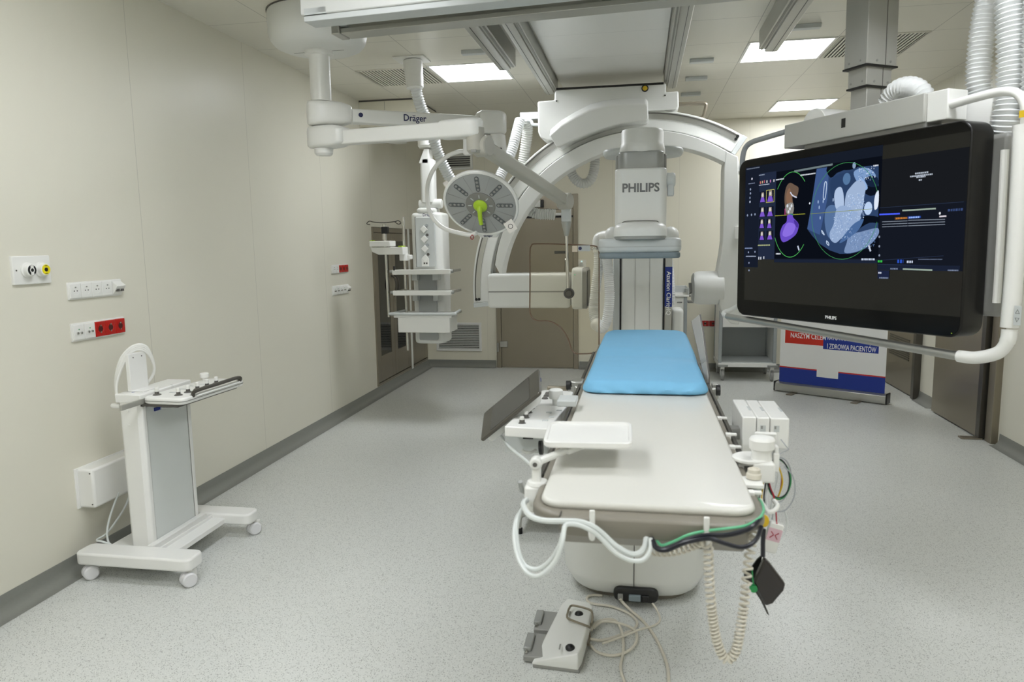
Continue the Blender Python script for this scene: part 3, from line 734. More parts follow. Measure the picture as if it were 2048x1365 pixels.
for k in range(8):
    a = R(45*k-3); ca, sa = math.cos(a), math.sin(a)
    F8 = LM @ frame((0, 0, 0), (ca, sa, 0), (-sa, ca, 0))
    s8 = obj('lens_strip', MB(F8).prism(rrect(.105, .027, .013, 5, .152, 0), .008, .0165), LENS, fc)
    for j in range(4): obj('lens', MB(F8).lathe([(0, .0195), (.006, .0185), (.0095, .016), (0, .015)], Matrix.Translation((.113+.026*j, 0, 0)), 10), GREYM, s8)
    obj('hub_slot', MB(F8).prism(rrect(.024, .006, .0028, 3, .066, 0), .018, .0222), EQUIPG, hc)
    a2 = a+R(22.5); F9 = LM @ frame((0, 0, 0), (math.cos(a2), math.sin(a2), 0), (-math.sin(a2), math.cos(a2), 0))
    obj('seam', MB(F9).box((.098, -.0006, .011), (.212, .0006, .0142)), LAMPD, fc)
dn = LM.inverted().to_3x3() @ V((0, 0, -1)); dn = V((dn.x, dn.y, 0)).normalized()
hd = obj('sterile_handle', MB(LM).lathe([(0, .020), (.043, .020), (.044, .027), (.038, .034), (.022, .040), (0, .042)], None, 28), LIME, lp)
obj('handle_grip', MB(LM).tube(smooth_path([(0, 0, .030), tuple(dn*.02+V((0, 0, .058))), tuple(dn*.055+V((0, 0, .075))), tuple(dn*.095+V((0, 0, .082)))], 5), [.016]*6+[.014]*6+[.0125]*4, 12), LIME, lp)
for a in (40, 160, 280): obj('screw', MB(LM).cyl((.030*math.cos(R(a)), .030*math.sin(R(a)), .03), (.030*math.cos(R(a)), .030*math.sin(R(a)), .0345), .004), INKB, hd)
bk = MB(LM); bk.prism([(dn.x*.19+dn.y*.115, dn.y*.19-dn.x*.115), (dn.x*.275+dn.y*.055, dn.y*.275-dn.x*.055), (dn.x*.275-dn.y*.055, dn.y*.275+dn.x*.055), (dn.x*.19-dn.y*.115, dn.y*.19+dn.x*.115)], -.07, -.005)
chin = obj('chin_housing', bk, WHITE, lp, .015, 3)
q = LM @ (dn*.252+V((0, 0, -.004)))
text('logo_lettering', 'Dräger', .021, frame(q+(LM.to_3x3() @ V((0, 0, .0004))), (1, 0, 0), tuple(LM.to_3x3() @ -dn)), INK, chin, .012, align='CENTER')
yk = [(-1.128,4.72,2.156), (-1.194,4.73,2.156), (-1.286,4.75,2.123), (-1.366,4.76,2.055), (-1.411,4.76,1.959), (-1.412,4.74,1.845), (-1.379,4.7,1.751), (-1.295,4.64,1.672), (-1.19,4.57,1.634), (-1.073,4.52,1.612), (-1.026,4.5,1.624)]
obj('yoke', MB().tube(smooth_path(yk, 6), .014, 12), WHITE, lp)
obj('yoke_bracket', MB().box((-1.15,4.7,2.132), (-1.106,4.75,2.248)), WHITE, lp, .008)
e = (-1.065,4.5,1.612)
obj('safety_loop', MB().tube(smooth_path([(-1.053,4.49,1.612), (-1.063,4.49,1.596), (-1.053,4.49,1.583), (-1.043,4.49,1.596), (-1.05,4.49,1.612)], 5), .0025, 8), REDC, lp)
M = LM @ frame((0, 0, 0), (1, 0, 0), (0, 1, 0))
c1, c2 = V((-0.803,4.44,1.64)), V((-0.768,4.44,1.686))
TG = frame((-0.798,4.45,1.659), (.55, 0, .35), (-.35, 0, .55))
tgm = obj('hanging_tag', MB(TG).box((-.03, -.036, -.001), (.03, .036, .001)), mat('paper_tag', 'dedad3', .6), lp)
obj('tag_print', MB(TG).lathe([(.012, .001), (.0155, .001), (.0155, .0018), (.012, .0018)], None, 20), INKB, tgm)
TG2 = frame((-1.213,4.5,1.93), (.8, 0, .5), (-.5, 0, .8))
obj('hanging_tag', MB(TG2).box((-.016, -.02, -.001), (.016, .02, .001)), mat('paper_tag_left', 'dedad3', .6), lp)

# ---------------------------------------------------------------- media pendant in the far left corner
pd = thing('media_pendant', (-1.87, 6.35, 0), 'white supply pendant with three shelves and a drawer in the far left corner', 'pendant')
y0, y1 = 6.2, 6.52
BZ, TZ = .665, 1.84
bx0, bx1 = -2.02, -1.735
body = obj('column_body', MB().pillow(rrect(bx1-bx0, y1-y0-.03, .05, 5, (bx0+bx1)/2, (y0+y1)/2+.015), BZ, TZ, .03), EQUIP, pd)
obj('front_panel', MB().box((-1.965, y0-.003, 1.36), (-1.79, y0+.03, 1.795)), EQUIPG, body, .004)
obj('panel_edge', MB().box((-1.968, y0-.001, 1.36), (-1.964, y0+.03, 1.80)), GREYD, body)
obj('lower_panel', MB().box((-1.955, y0-.003, .86), (-1.79, y0+.03, 1.33)), mat('pendant_grey_panel', 'a3a6a5', .4), body, .003)
obj('service_hatch', MB().pillow(rrect(.175, .10, .012, 4, -1.872, .755), 0, .006, .003, frame((0, y0+.003, 0), (1, 0, 0), (0, 0, 1)), both=False), mat('hatch_grey', 'a3a6a5', .4), body)
text('logo_lettering', 'Dräger', .034, FRONT((-1.90, y0-.004+.02, 1.816)), INK, body, .012)
for k, z in enumerate((1.69, 1.605, 1.52, 1.435)):
    c = frame((-1.885+.002*k, y0-.003, z), (.72, 0, .69), (-.69, 0, .72))
    sq = obj('socket_cover', MB(c).box((-.025, -.025, 0), (.025, .025, .012)), WHITE, body, .004)
    obj('gas_outlet', MB().cyl((-1.858+.002*k, y0-.003, z+.036), (-1.858+.002*k, y0-.014, z+.036), .012), GREYC if k % 2 == 0 else GREYD, body)
so = obj('data_socket', MB().box((-1.915, y0-.012, 1.365), (-1.848, y0, 1.43)), WHITE, body, .003)
for x in (-1.895, -1.874): obj('port', MB().box((x, y0-.014, 1.385), (x+.014, y0-.011, 1.40)), GREYD, so)
obj('top_cap', MB().pillow(rrect(.18, .20, .05, 5, -1.88, 6.33), 1.83, 1.88, .02), EQUIP, pd)
obj('clamp_collar', MB().cyl((-1.955, 6.31, 1.915), (-1.80, 6.31, 1.915), .04, rim=.006).cyl((-1.83, 6.31, 1.915), (-1.745, 6.31, 1.915), .042, rim=.006), EQUIP, pd)
nk = obj('neck_tube', MB().prism(rrect(.12, .14, .03, 4, -1.87, 6.33), 1.93, 2.30), EQUIP, pd)
cone = [(-1.93, 2.29), (-1.81, 2.29), (-1.81, 2.36), (-1.845, 2.45), (-1.93, 2.45)]
cone = [(-1.936,6.26,2.266)[::2], (-1.85,6.26,2.264)[::2], (-1.841,6.26,2.391)[::2], (-1.882,6.26,2.393)[::2]]
obj('neck_taper', MB().prism(cone, 0, -.14, frame((0, 6.26, 0), (1, 0, 0), (0, 0, 1))), EQUIP, pd, .004)
jt = (-1.855,6.33,2.461)
obj('arm_joint', MB().lathe([(0, 2.40), (.085, 2.40), (.10, 2.42), (.10, 2.50), (.11, 2.51), (.11, 2.56), (0, 2.57)], Matrix.Translation((jt[0], 6.33, 0)), 28), WHITE, pd)
obj('arm', MB().loft([[(x, y, z) for y, z in ((yy-.07, zz-.05), (yy+.07, zz-.05), (yy+.07, zz+.05), (yy-.07, zz+.05))] for x, yy, zz in ((-2.36, 6.95, 2.60), (jt[0], 6.36, 2.56))]), EQUIP, pd, .01)
obj('arm_post', MB().cyl((-2.36, 6.97, 2.55), (-2.36, 6.97, 2.72), .09), EQUIP, pd)
def shelf(z, name='shelf', deep=.34):
    a, b = -2.115, -1.595
    s = obj(name, MB().box((a, 5.97, z-.042), (b, 5.99+.02, z)).box((a, 5.99, z-.02), (b, 6.30, z-.012)), WHITE, pd, .006)
    for x in (a, b): obj('side_rail', MB().box((x-.008, 5.98, z-.026), (x+.008, 6.30, z-.004)), ALU, s, .003)
    for x in (a, b): obj('corner_cap', MB().cyl((x-.025, 5.99, z-.016), (x+.02, 5.99, z-.016), .014), BAND, s)
    for x in (-1.99, -1.80): obj('bracket', MB().box((x, 6.12, z-.10), (x+.05, 6.22, z-.02)), EQUIPG, s, .003)
    return s
shelf(1.345); shelf(1.165)
s = shelf(.972)
obj('rim_rail', MB().tube(smooth_path([(-2.10, 6.28, .965), (-2.125, 6.0, .965), (-2.10, 5.955, .965), (-1.60, 5.955, .965), (-1.58, 6.0, .965), (-1.60, 6.28, .965)], 5), .013), EQUIPG, s)
obj('drawer', MB().box((-2.08, 5.975, .80), (-1.615, 6.24, .945)), WHITE, pd, .005)
obj('side_pole', MB().cyl((-2.05, 6.13, .62), (-2.05, 6.13, 1.80), .012), CHROME, pd)
ip = obj('drip_pole', MB().cyl((-2.175, 6.02, .93), (-2.185, 6.02, 1.70), .011).cyl((-2.185, 6.02, 1.60), (-2.188, 6.02, 1.735), .018), CHROME, pd)
obj('pole_clamp', MB().box((-2.21, 6.0, 1.655), (-2.155, 6.05, 1.715)).box((-2.215, 6.0, 1.555), (-2.155, 6.05, 1.575)), BLACK, ip, .004)
obj('hook_bar', MB().tube(smooth_path([(-2.315, 6.02, 1.735), (-2.345, 6.02, 1.745), (-2.32, 6.02, 1.765), (-2.28, 6.02, 1.757), (-2.19, 6.02, 1.75), (-2.09, 6.02, 1.757), (-2.06, 6.02, 1.765), (-2.035, 6.02, 1.745), (-2.06, 6.02, 1.735), (-2.09, 6.02, 1.755)], 5), .004, 8), STEELD, ip)
sa = obj('side_arm', MB().box((-2.315, 5.98, 1.545), (-2.13, 6.14, 1.595)).prism([(-2.315, 1.54), (-2.30, 1.50), (-2.24, 1.475), (-2.02, 1.475), (-2.02, 1.54)], .0, -.14, frame((0, 6.0, 0), (1, 0, 0), (0, 0, 1))), WHITE, pd, .006)
obj('lime_mark', MB().box((-2.31, 5.985, 1.592), (-2.28, 6.03, 1.60)).box((-2.06, 6.0, 1.54), (-2.03, 6.1, 1.55)), LIME, sa)
obj('arm_clamp', MB().cyl((-2.045, 6.10, 1.42), (-2.045, 6.10, 1.48), .04).box((-2.06, 6.08, 1.43), (-1.985, 6.16, 1.47)), WHITE, sa, .005)
obj('hook', MB().box((-2.10, 5.96, 1.34), (-2.088, 5.985, 1.375)), BLACK, pd)

# ---------------------------------------------------------------- steel cabinets let into the left wall
def cabinet(ya, yb, ndoor, label):
    t = thing('steel_cabinet', (XL, (ya+yb)/2, .10), label, 'cabinet', 'steel cabinets set into the left wall')
    b = MB(); z0, z1, e = .10, 1.74, .004
    b.box((XL-.42, ya+e, z0), (XL-.40, yb-e, z1)).box((XL-.42, ya+e, z0), (XL-.01, ya+.02, z1)).box((XL-.42, yb-.02, z0), (XL-.01, yb-e, z1)).box((XL-.42, ya+e, z0), (XL-.01, yb-e, z0+.02)).box((XL-.42, ya+e, z1-.02), (XL-.01, yb-e, z1))
    obj('carcass', b, STEELD, t)
    f = MB(); w = .025
    f.box((XL-.01, ya, z0), (XL+.014, ya+w, z1)).box((XL-.01, yb-w, z0), (XL+.014, yb, z1)).box((XL-.01, ya+w, z0), (XL+.014, yb-w, z0+w)).box((XL-.01, ya+w, z1-.05), (XL+.014, yb-w, z1))
    obj('front_frame', f, STEEL, t, .003)
    for k, z in enumerate((.45, .83, 1.22)): obj('shelf', MB().box((XL-.40, ya+.02, z), (XL-.05, yb-.02, z+.012)), ALU, t)
    dw = (yb-ya-2*w)/ndoor
    for k in range(ndoor):
        a, c = ya+w+dw*k+.003, ya+w+dw*(k+1)-.003; s = .095; zg0, zg1 = .40, 1.60
        d = MB()
        for p, q in (((a, .135), (a+s, 1.685)), ((c-s, .135), (c, 1.685)), ((a+s, .135), (c-s, zg0)), ((a+s, zg1), (c-s, 1.685))): d.box((XL-.008, p[0], p[1]), (XL+.012, q[0], q[1]))
        dd = obj('door', d, STEEL, t, .002)
        obj('glass_pane', MB().box((XL+.001, a+s-.005, zg0-.005), (XL+.006, c-s+.005, zg1+.005)), DARKGLASS, dd)
        hy = c-.045 if k == 0 else a+.045
        obj('bow_handle', MB().tube(smooth_path([(XL+.01, hy, 1.23), (XL+.05, hy, 1.20), (XL+.065, hy, 1.13), (XL+.05, hy, 1.06), (XL+.01, hy, 1.03)], 5), .008), STEELD, dd)
        if k: obj('key', MB().cyl((XL+.01, a+.03, 1.0), (XL+.03, a+.03, 1.0), .01).box((XL+.022, a+.025, .93), (XL+.026, a+.04, 1.0)), CHROME, dd)
    return t
cabinet(7.02, 8.13, 2, 'steel cabinet with two glazed doors set into the left wall')
cabinet(8.18, 8.80, 1, 'narrow steel cabinet in the left wall corner, mostly behind the pendant')
tag(obj('cabinet_divider', MB().box((XL-.005, 8.132, .095), (XL+.022, 8.178, 1.745)), WHITE, bev=.002), 'white upright strip between the two steel wall cabinets', 'trim')

# ---------------------------------------------------------------- the big suspended screen
MU, MN, MZ, MO = [[0.5335, -0.8457, 0.0113], [-0.8458, -0.5336, 0.0], [-0.006, 0.0095, 0.9999], [0.8565, 3.5405, 1.5675]]
SM = Matrix.Identity(4)
for i, a in enumerate((MU, MN, MZ)): SM[0][i], SM[1][i], SM[2][i] = a
SM.translation = V(MO)                                   # local x along the screen, y out of the front, z up
scr = thing('display_screen', None, 'very large black screen with scan images, hung from a grey ceiling column', 'screen', M=SM)
W2, H2 = .646, .41
FR = SM @ frame((0, 0, 0), (1, 0, 0), (0, 0, 1))         # drawing plane: local z points to the back
FRN = SM @ Matrix(((1, 0, 0, 0), (0, 0, 1, 0), (0, 1, 0, 0), (0, 0, 0, 1)))   # x, z-up, y = out of the front
cs = obj('casing', MB(FRN).pillow(rrect(2*W2, 2*H2, .055, 7), -.125, 0, .01), mat('screen_casing_black', '171615', .3, spec=.3), scr, ang=50)
bz = obj('bezel', MB(FRN).prism(rrect(2*W2-.012, 2*H2-.012, .05, 7), -.002, .0012), mat('gloss_black_bezel', '040404', .2, spec=.25), scr)
tl, br = (-0.5823,0.3441), (0.6411,-0.3639)
AX0, AX1, AZ1, AZ0 = (-0.5827,0.3570)[0], (0.6401,0.3679)[0], (0.6403,0.3643)[1], (-0.5778,-0.3265)[1]
pnl = obj('screen_panel', MB(FRN).box((AX0, AZ0, .0010), (AX1, AZ1, .0016)), mat('screen_glass', '0b0b0a', .15, spec=.3, emit='1f1f1b', estr=.6), scr, flat=True)
text('logo_lettering', 'PHILIPS', .021, SM @ frame(((0.0132,-0.3779)[0], .002, (0.0132,-0.3779)[1]), (-1, 0, 0), (0, 0, 1)) if False else Matrix(SM) @ Matrix(((1, 0, 0, (0.0132,-0.3779)[0]), (0, 0, 1, .0018), (0, 1, 0, (0.0132,-0.3779)[1]), (0, 0, 0, 1))), INKW, bz, .014, align='CENTER')
obj('power_lamp', MB(FRN).cyl((.61, -.392, .001), (.61, -.392, .003), .002), LIME, bz)

# the picture on the screen: flat layers, each a little in front of the last
EM = {}
def em(c, s=1.0):
    if (c, s) not in EM: EM[(c, s)] = emis('screen_'+c, c, s)
    return EM[(c, s)]
layer = [0]
pic = []
def blob(poly, c, s=1.0, sm=0, lift=0):
    pts = [(p[0], p[1], 0) for p in poly]
    if sm: pts = smooth_path(pts, sm, True)
    pic.append(([(p[0], p[1]) for p in pts], c, s))
def line(path, w, c, s=1.0, sm=0, closed=False):
    pts = [V((p[0], p[1], 0)) for p in path]
    if sm: pts = smooth_path(pts, sm, closed)
    if closed: pts = pts+[pts[0]]
    for a, b in zip(pts, pts[1:]):
        d = (b-a); n = V((-d.y, d.x, 0)).normalized()*w/2; e = d.normalized()*w*.3
        pic.append(([tuple((a+n-e)[:2]), tuple((b+n+e)[:2]), tuple((b-n+e)[:2]), tuple((a-n-e)[:2])], c, s))
def rect(p, q, c, s=1.0):                                  # two opposite corners
    pic.append(([(p[0], p[1]), (q[0], p[1]), (q[0], q[1]), (p[0], q[1])], c, s))
def ell(c0, ru, rv, c, s=1.0, a0=0, n=28):
    pic.append(([(c0[0]+ru*math.cos(2*PI*k/n)*math.cos(a0)-rv*math.sin(2*PI*k/n)*math.sin(a0), c0[1]+ru*math.cos(2*PI*k/n)*math.sin(a0)+rv*math.sin(2*PI*k/n)*math.cos(a0)) for k in range(n)], c, s))
def words(x0, x1, z, h, c, s=1.0, seed=1):                  # unreadable menu text: a row of short dashes
    r = random.Random(seed); x = x0
    while x < x1:
        w = min(r.uniform(.5, 1.3)*h, x1-x); rect((x, z-h/2), (x+w, z+h/2), c, s); x += w+h*.35
# backgrounds
rect((-0.5908,0.3682), (0.2596,-0.1107), '171d29')
rect((0.2458,0.3075), (AX1, (0.2672,-0.1107)[1]), '191b1f')
rect(((0.2559,0.1099)[0], (0.2559,0.1099)[1]), (AX1, (0.2618,-0.1531)[1]), '151923')
rect(((-0.3820,0.3228)[0], (-0.3820,0.3228)[1]), (0.2594,-0.1065), '0b0f18')
rect((-0.4943,0.3271), (-0.3631,-0.1100), '222b40')
rect((-0.5908,0.3682), (-0.4825,-0.1518), '171d2b')
rect((-0.3631,-0.1100), (0.2553,-0.1256), '1c2436')
blob([(-0.2426,0.3174), (-0.0064,0.3227), (-0.0060,0.3138), (-0.2422,0.3079)], '6f7d80')
words((-0.5829,0.3621)[0], (-0.4844,0.3638)[0], (-0.5828,0.3596)[1], .005, '7d8799', 1, 3)
# scan disc
disc = [(-0.1004,0.3088), (-0.0261,0.3094), (-0.0214,0.2688), (0.0354,0.2806), (0.0903,0.2920), (0.2418,0.2874), (0.2542,-0.0051), (0.2378,-0.0300), (0.2006,-0.0593), (0.1538,-0.0761), (0.1081,-0.0846), (0.0521,-0.0844), (-0.0064,-0.0681), (-0.0674,-0.0375), (-0.1150,0.0008), (-0.1477,0.0346), (-0.1321,0.1111), (-0.1147,0.2141)]
blob(disc, '2f4468')
blob([(-0.1004,0.3088), (-0.0261,0.3094), (-0.0313,0.1619), (-0.0692,0.0041), (-0.1254,0.0245), (-0.1477,0.0346), (-0.1321,0.1111), (-0.1147,0.2141)], '40598a')
blob([(-0.0145,0.2458), (0.0134,0.2652), (0.0581,0.2738), (0.1074,0.2750), (0.1513,0.2512), (0.1692,0.2070), (0.1563,0.1484), (0.0974,0.1417), (0.0421,0.1345), (0.0071,0.1502), (-0.0122,0.1942)], '2a3f62', 1, 4)
blob([(-0.0378,0.3108), (0.0895,0.3093), (0.1334,0.2914), (0.0907,0.2833), (0.0352,0.2850), (-0.0151,0.2592)], '0a0f18', 1, 3)
blob([(0.1669,0.2008), (0.1953,0.2046), (0.2438,0.2003), (0.2453,0.1711), (0.2077,0.1615), (0.1759,0.1767)], '0c1320', 1, 3)
blob([(0.1781,0.0786), (0.2504,0.0706), (0.2517,0.0454), (0.2083,0.0473), (0.1621,0.0277), (0.1205,-0.0013), (0.1457,0.0370), (0.1658,0.0620)], '0a101b', 1, 3)
blob([(-0.0382,0.1171), (-0.0039,0.1375), (0.0431,0.1123), (0.0238,0.0352), (0.0030,-0.0160), (-0.0243,0.0029), (-0.0416,0.0605)], '56729c', 1, 4)
blob([(0.1041,-0.0008), (0.1630,0.0105), (0.2224,0.0213), (0.2528,0.0223), (0.2542,-0.0051), (0.2129,-0.0466), (0.1511,-0.0739), (0.0801,-0.0800), (0.0892,-0.0358)], '7991b8', 1, 4)
blob([(0.1130,0.2701), (0.1549,0.2847), (0.1969,0.2759), (0.2288,0.2474), (0.2199,0.2233), (0.1863,0.2308), (0.1692,0.2070), (0.1367,0.2227)], '7d9cc9', 1, 4)
blob([(0.1730,0.2363), (0.2035,0.2458), (0.2396,0.2339), (0.2413,0.2005), (0.2058,0.1995), (0.1845,0.2141)], '16243c', 1, 3)
blob([(0.1464,0.2432), (0.1734,0.2278), (0.1905,0.1966), (0.1727,0.1897), (0.1367,0.2227)], '8fb0de', 1, 4)
blob([(0.1310,0.2318), (0.1629,0.2288), (0.1799,0.2018), (0.1742,0.1577), (0.1690,0.1047), (0.1447,0.0587), (0.1127,0.0493), (0.0844,0.0659), (0.0707,0.1216), (0.0763,0.1804), (0.0997,0.2089)], '9fb4d4', 1, 4)
blob([(0.0135,0.1987), (0.0300,0.2128), (0.0499,0.2089), (0.0628,0.1727), (0.0650,0.1242), (0.0433,0.1078), (0.0198,0.1226), (0.0092,0.1679)], 'b0c4e2', 1, 4)
blob([(0.0258,0.1178), (0.0760,0.1279), (0.1432,0.0890), (0.1603,0.0666), (0.1136,0.0296), (0.0601,-0.0129), (0.0269,-0.0346), (-0.0027,-0.0204), (-0.0099,0.0115), (0.0115,0.0514)], '96add0', 1, 4)
blob([(0.1132,0.0383), (0.1605,0.0623), (0.1763,0.0615), (0.1467,0.0153), (0.0776,-0.0267), (0.0496,-0.0305)], '4a6a9a', 1, 4)
ell((0.1974,0.1094), .021, .028, 'b9d0f0')
blob([(0.2328,0.1679), (0.2474,0.1792), (0.2480,0.1167), (0.2312,0.1010), (0.2269,0.1349)], 'dfe9f8', 1, 3)
ell((0.0760,0.2458), .021, .026, '55779f')
line([(-0.0494,0.2401), (-0.0374,0.2345), (-0.0435,0.1719), (-0.0554,0.1728)], .004, 'c4d6ee', 1, 3, True)
line([(-0.0580,0.0245), (-0.0454,0.0103), (-0.0421,0.0034), (-0.0545,0.0129)], .004, 'c4d6ee', 1, 3, True)
line([(-0.0260,-0.0245), (-0.0137,-0.0361), (-0.0133,-0.0452), (-0.0255,-0.0359)], .004, 'c4d6ee', 1, 3, True)
ell((0.1143,0.3000), .009, .014, '8aa0bd'); ell((-0.1369,0.1533), .004, .005, 'e8eef8')
for p in ((-0.0848,0.1566), (-0.0547,0.1568), (-0.0776,0.1310), (0.0038,0.1594), (-0.0695,0.0824)): ell(p, .003, .008, 'a8c0e0')
# blood-rich patches have a grain of their own
r = random.Random(4)
for poly, n, cs2 in (([(0.0848,0.1754), (0.1763,0.0615)], 150, ('c3d8f6', '88a8d6')), ([(-0.0019,0.0925), (0.1159,-0.0187)], 120, ('c3d8f6', '7896c6')), ([(0.1036,0.0102), (0.2397,-0.0682)], 110, ('a5c0e8', '5c7cac')), ([(0.1392,0.2822), (0.2248,0.2270)], 70, ('dbe7fa', '3c5888'))):
    for k in range(n):
        x, z = r.uniform(poly[0][0], poly[1][0]), r.uniform(poly[1][1], poly[0][1]); w = .003
        rect((x, z), (x+w*r.uniform(.6, 1.6), z+w*r.uniform(.6, 1.6)), r.choice(cs2))
# rings and guide lines
def ring(c, ru, rv, a0, a1, col, w=.0022, n=40):
    line([(c[0]+ru*math.cos(R(a0+(a1-a0)*k/n)), c[1]+rv*math.sin(R(a0+(a1-a0)*k/n))) for k in range(n+1)], w, col)
ring((0.0659,0.1043), .187, .213, 20, 345, '3f8f55')
c1 = (-0.2542,0.1060)
ring(c1, .125, .205, 48, 140, '4fb35a', .003); ring(c1, .125, .205, 212, 315, '4fb35a', .003)
line([(-0.3637,0.1070), (-0.1633,0.1059)], .003, 'a2a53c'); line([(-0.1286,0.1040), (0.2182,0.1060)], .0022, '8a9340')
# coloured model of the vessel
blob([(-0.3009,0.1839), (-0.2958,0.2294), (-0.2832,0.2524), (-0.2634,0.2601), (-0.2366,0.2481), (-0.2099,0.2316), (-0.2151,0.1989), (-0.2276,0.1857), (-0.2476,0.1919), (-0.2430,0.1581), (-0.2407,0.1005), (-0.2707,0.0997), (-0.2880,0.1127)], '6a574a', 1, 4)
blob([(-0.2883,0.2095), (-0.2692,0.2367), (-0.2546,0.2020), (-0.2494,0.1538), (-0.2692,0.1503), (-0.2868,0.1708)], '836450', 1, 4)
line([(-0.2617,0.2146), (-0.2479,0.1991), (-0.2212,0.1875)], .006, 'cfd6ea', 1, 3)
blob([(-0.2897,0.1564), (-0.2432,0.1629), (-0.2382,0.1196), (-0.2642,0.1066), (-0.2884,0.1224)], '8c8a86', 1, 3)
for p in ((-0.2793,0.1509), (-0.2620,0.1354), (-0.2526,0.1492), (-0.2715,0.1215)): ell(p, .006, .008, 'd5dbe2')
ell((-0.2542,0.1060), .016, .006, '2f7a64')
blob([(-0.2776,0.1049), (-0.2476,0.1057), (-0.2371,0.0907), (-0.2066,0.0654), (-0.2025,0.0438), (-0.2207,0.0085), (-0.2796,-0.0216), (-0.3104,-0.0209), (-0.3256,0.0164), (-0.3097,0.0552), (-0.2832,0.0736)], '6a4fc4', 1, 5)
blob([(-0.2828,0.0639), (-0.2494,0.0673), (-0.2224,0.0517), (-0.2407,0.0139), (-0.2872,0.0006), (-0.3083,0.0159)], '8a6ee0', 1, 5)
blob([(-0.2334,0.0810), (-0.2065,0.0630), (-0.2089,0.0416), (-0.2259,0.0567)], '4b349a', 1, 3)
line([(-0.2957,0.1374), (-0.2946,0.1082)], .003, 'd84f9a')
# thumbnails
def thumb(p, q, sel=False):
    rect(p, q, '121726'); u = lambda a, b: (p[0]+(q[0]-p[0])*a, p[1]+(q[1]-p[1])*b)
    blob([u(.35, .05), u(.7, .05), u(.75, .5), u(.3, .5)], '9a8f85'); ell(u(.5, .3), .007, .009, 'd4cfc8')
    blob([u(.3, .5), u(.72, .5), u(.9, .95), u(.12, .95)], '7b57c8')
    if sel: line([p, (q[0], p[1]), q, (p[0], q[1])], .0025, 'c9c46a', 1, 0, True)
for k, (ya, yb) in enumerate(((383, 404), (413, 433), (438, 457), (461, 481))):
    thumb((-0.4802,0.2349), (-0.4379,0.1813)) if k == 0 else None
ths = [((-0.4801,0.2324), (-0.4342,0.1785), 0), ((-0.4290,0.2382), (-0.3733,0.1768), 1), ((-0.4813,0.1564), (-0.4317,0.1055), 0), ((-0.4261,0.1554), (-0.3743,0.1050), 0), ((-0.4793,0.0952), (-0.4371,0.0476), 0), ((-0.4241,0.0950), (-0.3828,0.0456), 0), ((-0.4773,0.0338), (-0.4350,-0.0133), 0), ((-0.4220,0.0345), (-0.3737,-0.0121), 0)]
for p, q, s_ in ths: thumb(p, q, s_)
for k, p in enumerate(((-0.4782,0.2877), (-0.4635,0.2888), (-0.4489,0.2899), (-0.4307,0.2882), (-0.4056,0.2882), (-0.3807,0.2883))): rect(p, (p[0]+.007, p[1]-.013), ('c9776a', 'c9b08a', 'b55a6a', 'd8d8d8', 'c07ab0', 'd8d8d8')[k])
words((-0.4865,0.3163)[0], (-0.4462,0.3171)[0], (-0.4866,0.3188)[1], .005, '97a2b8', 1, 5)
words((-0.4850,0.2682)[0], (-0.4084,0.2662)[0], (-0.4850,0.2682)[1], .004, 'c5cde0', 1, 6)
words((-0.4824,-0.0380)[0], (-0.3942,-0.0394)[0], (-0.4824,-0.0380)[1], .006, 'c8d096', 1, 7)
for k, (x, z) in enumerate(((-0.5388,0.3063), (-0.5486,0.2534), (-0.5480,0.2328), (-0.5511,0.2099), (-0.5505,0.1892), (-0.5677,0.1203), (-0.5368,0.1212), (-0.5102,0.1223))): ell((x, z), .005, .006, ('d8d8e8', '8f9bb5', '8f9bb5', '7d89a5', 'b9c4da', '8f9bb5', '8f9bb5', '8f9bb5')[k])
words((-0.5650,0.2831)[0], (-0.5153,0.2811)[0], (-0.5650,0.2831)[1], .004, '8c98b4', 1, 8)
words((-0.5821,-0.0523)[0], (-0.5237,-0.0530)[0], (-0.5821,-0.0523)[1], .006, '8fa0c8', 1, 9)
words((-0.5729,-0.0947)[0], (-0.4957,-0.0948)[0], (-0.5729,-0.0947)[1], .006, 'aab6cf', 1, 10)
for p in ((-0.4767,-0.0974), (-0.4618,-0.0974), (-0.4396,-0.0949)): rect(p, (p[0]+.006, p[1]-.014), 'e2e6f0')
for p in ((-0.5540,-0.0737), (-0.5040,-0.0714), (-0.5484,-0.1289), (-0.5472,-0.1684)): ell(p, .004, .005, '9aa6c4')
words((-0.3631,0.2841)[0], (-0.3081,0.2860)[0], (-0.3631,0.2841)[1], .006, 'dfe4ee', 1, 11)
words((-0.1993,0.2869)[0], (-0.1055,0.2865)[0], (-0.1994,0.2893)[1], .006, 'dfe4ee', 1, 12)
words((0.2168,0.2861)[0], (0.2420,0.2853)[0], (0.2168,0.2861)[1], .006, 'dfe4ee', 1, 13)
words((-0.3499,-0.0825)[0], (-0.3185,-0.0826)[0], (-0.3499,-0.0825)[1], .007, 'dfe4ee', 1, 14)
words((0.1741,-0.1088)[0], (0.2443,-0.1086)[0], (0.1741,-0.1088)[1], .008, 'c3cfe2', 1, 15)
line([(-0.2022,-0.0471), (-0.1950,-0.0640)], .008, 'c8d2e4'); line([(0.2106,-0.0508), (0.2194,-0.0723)], .008, 'c8d2e4')
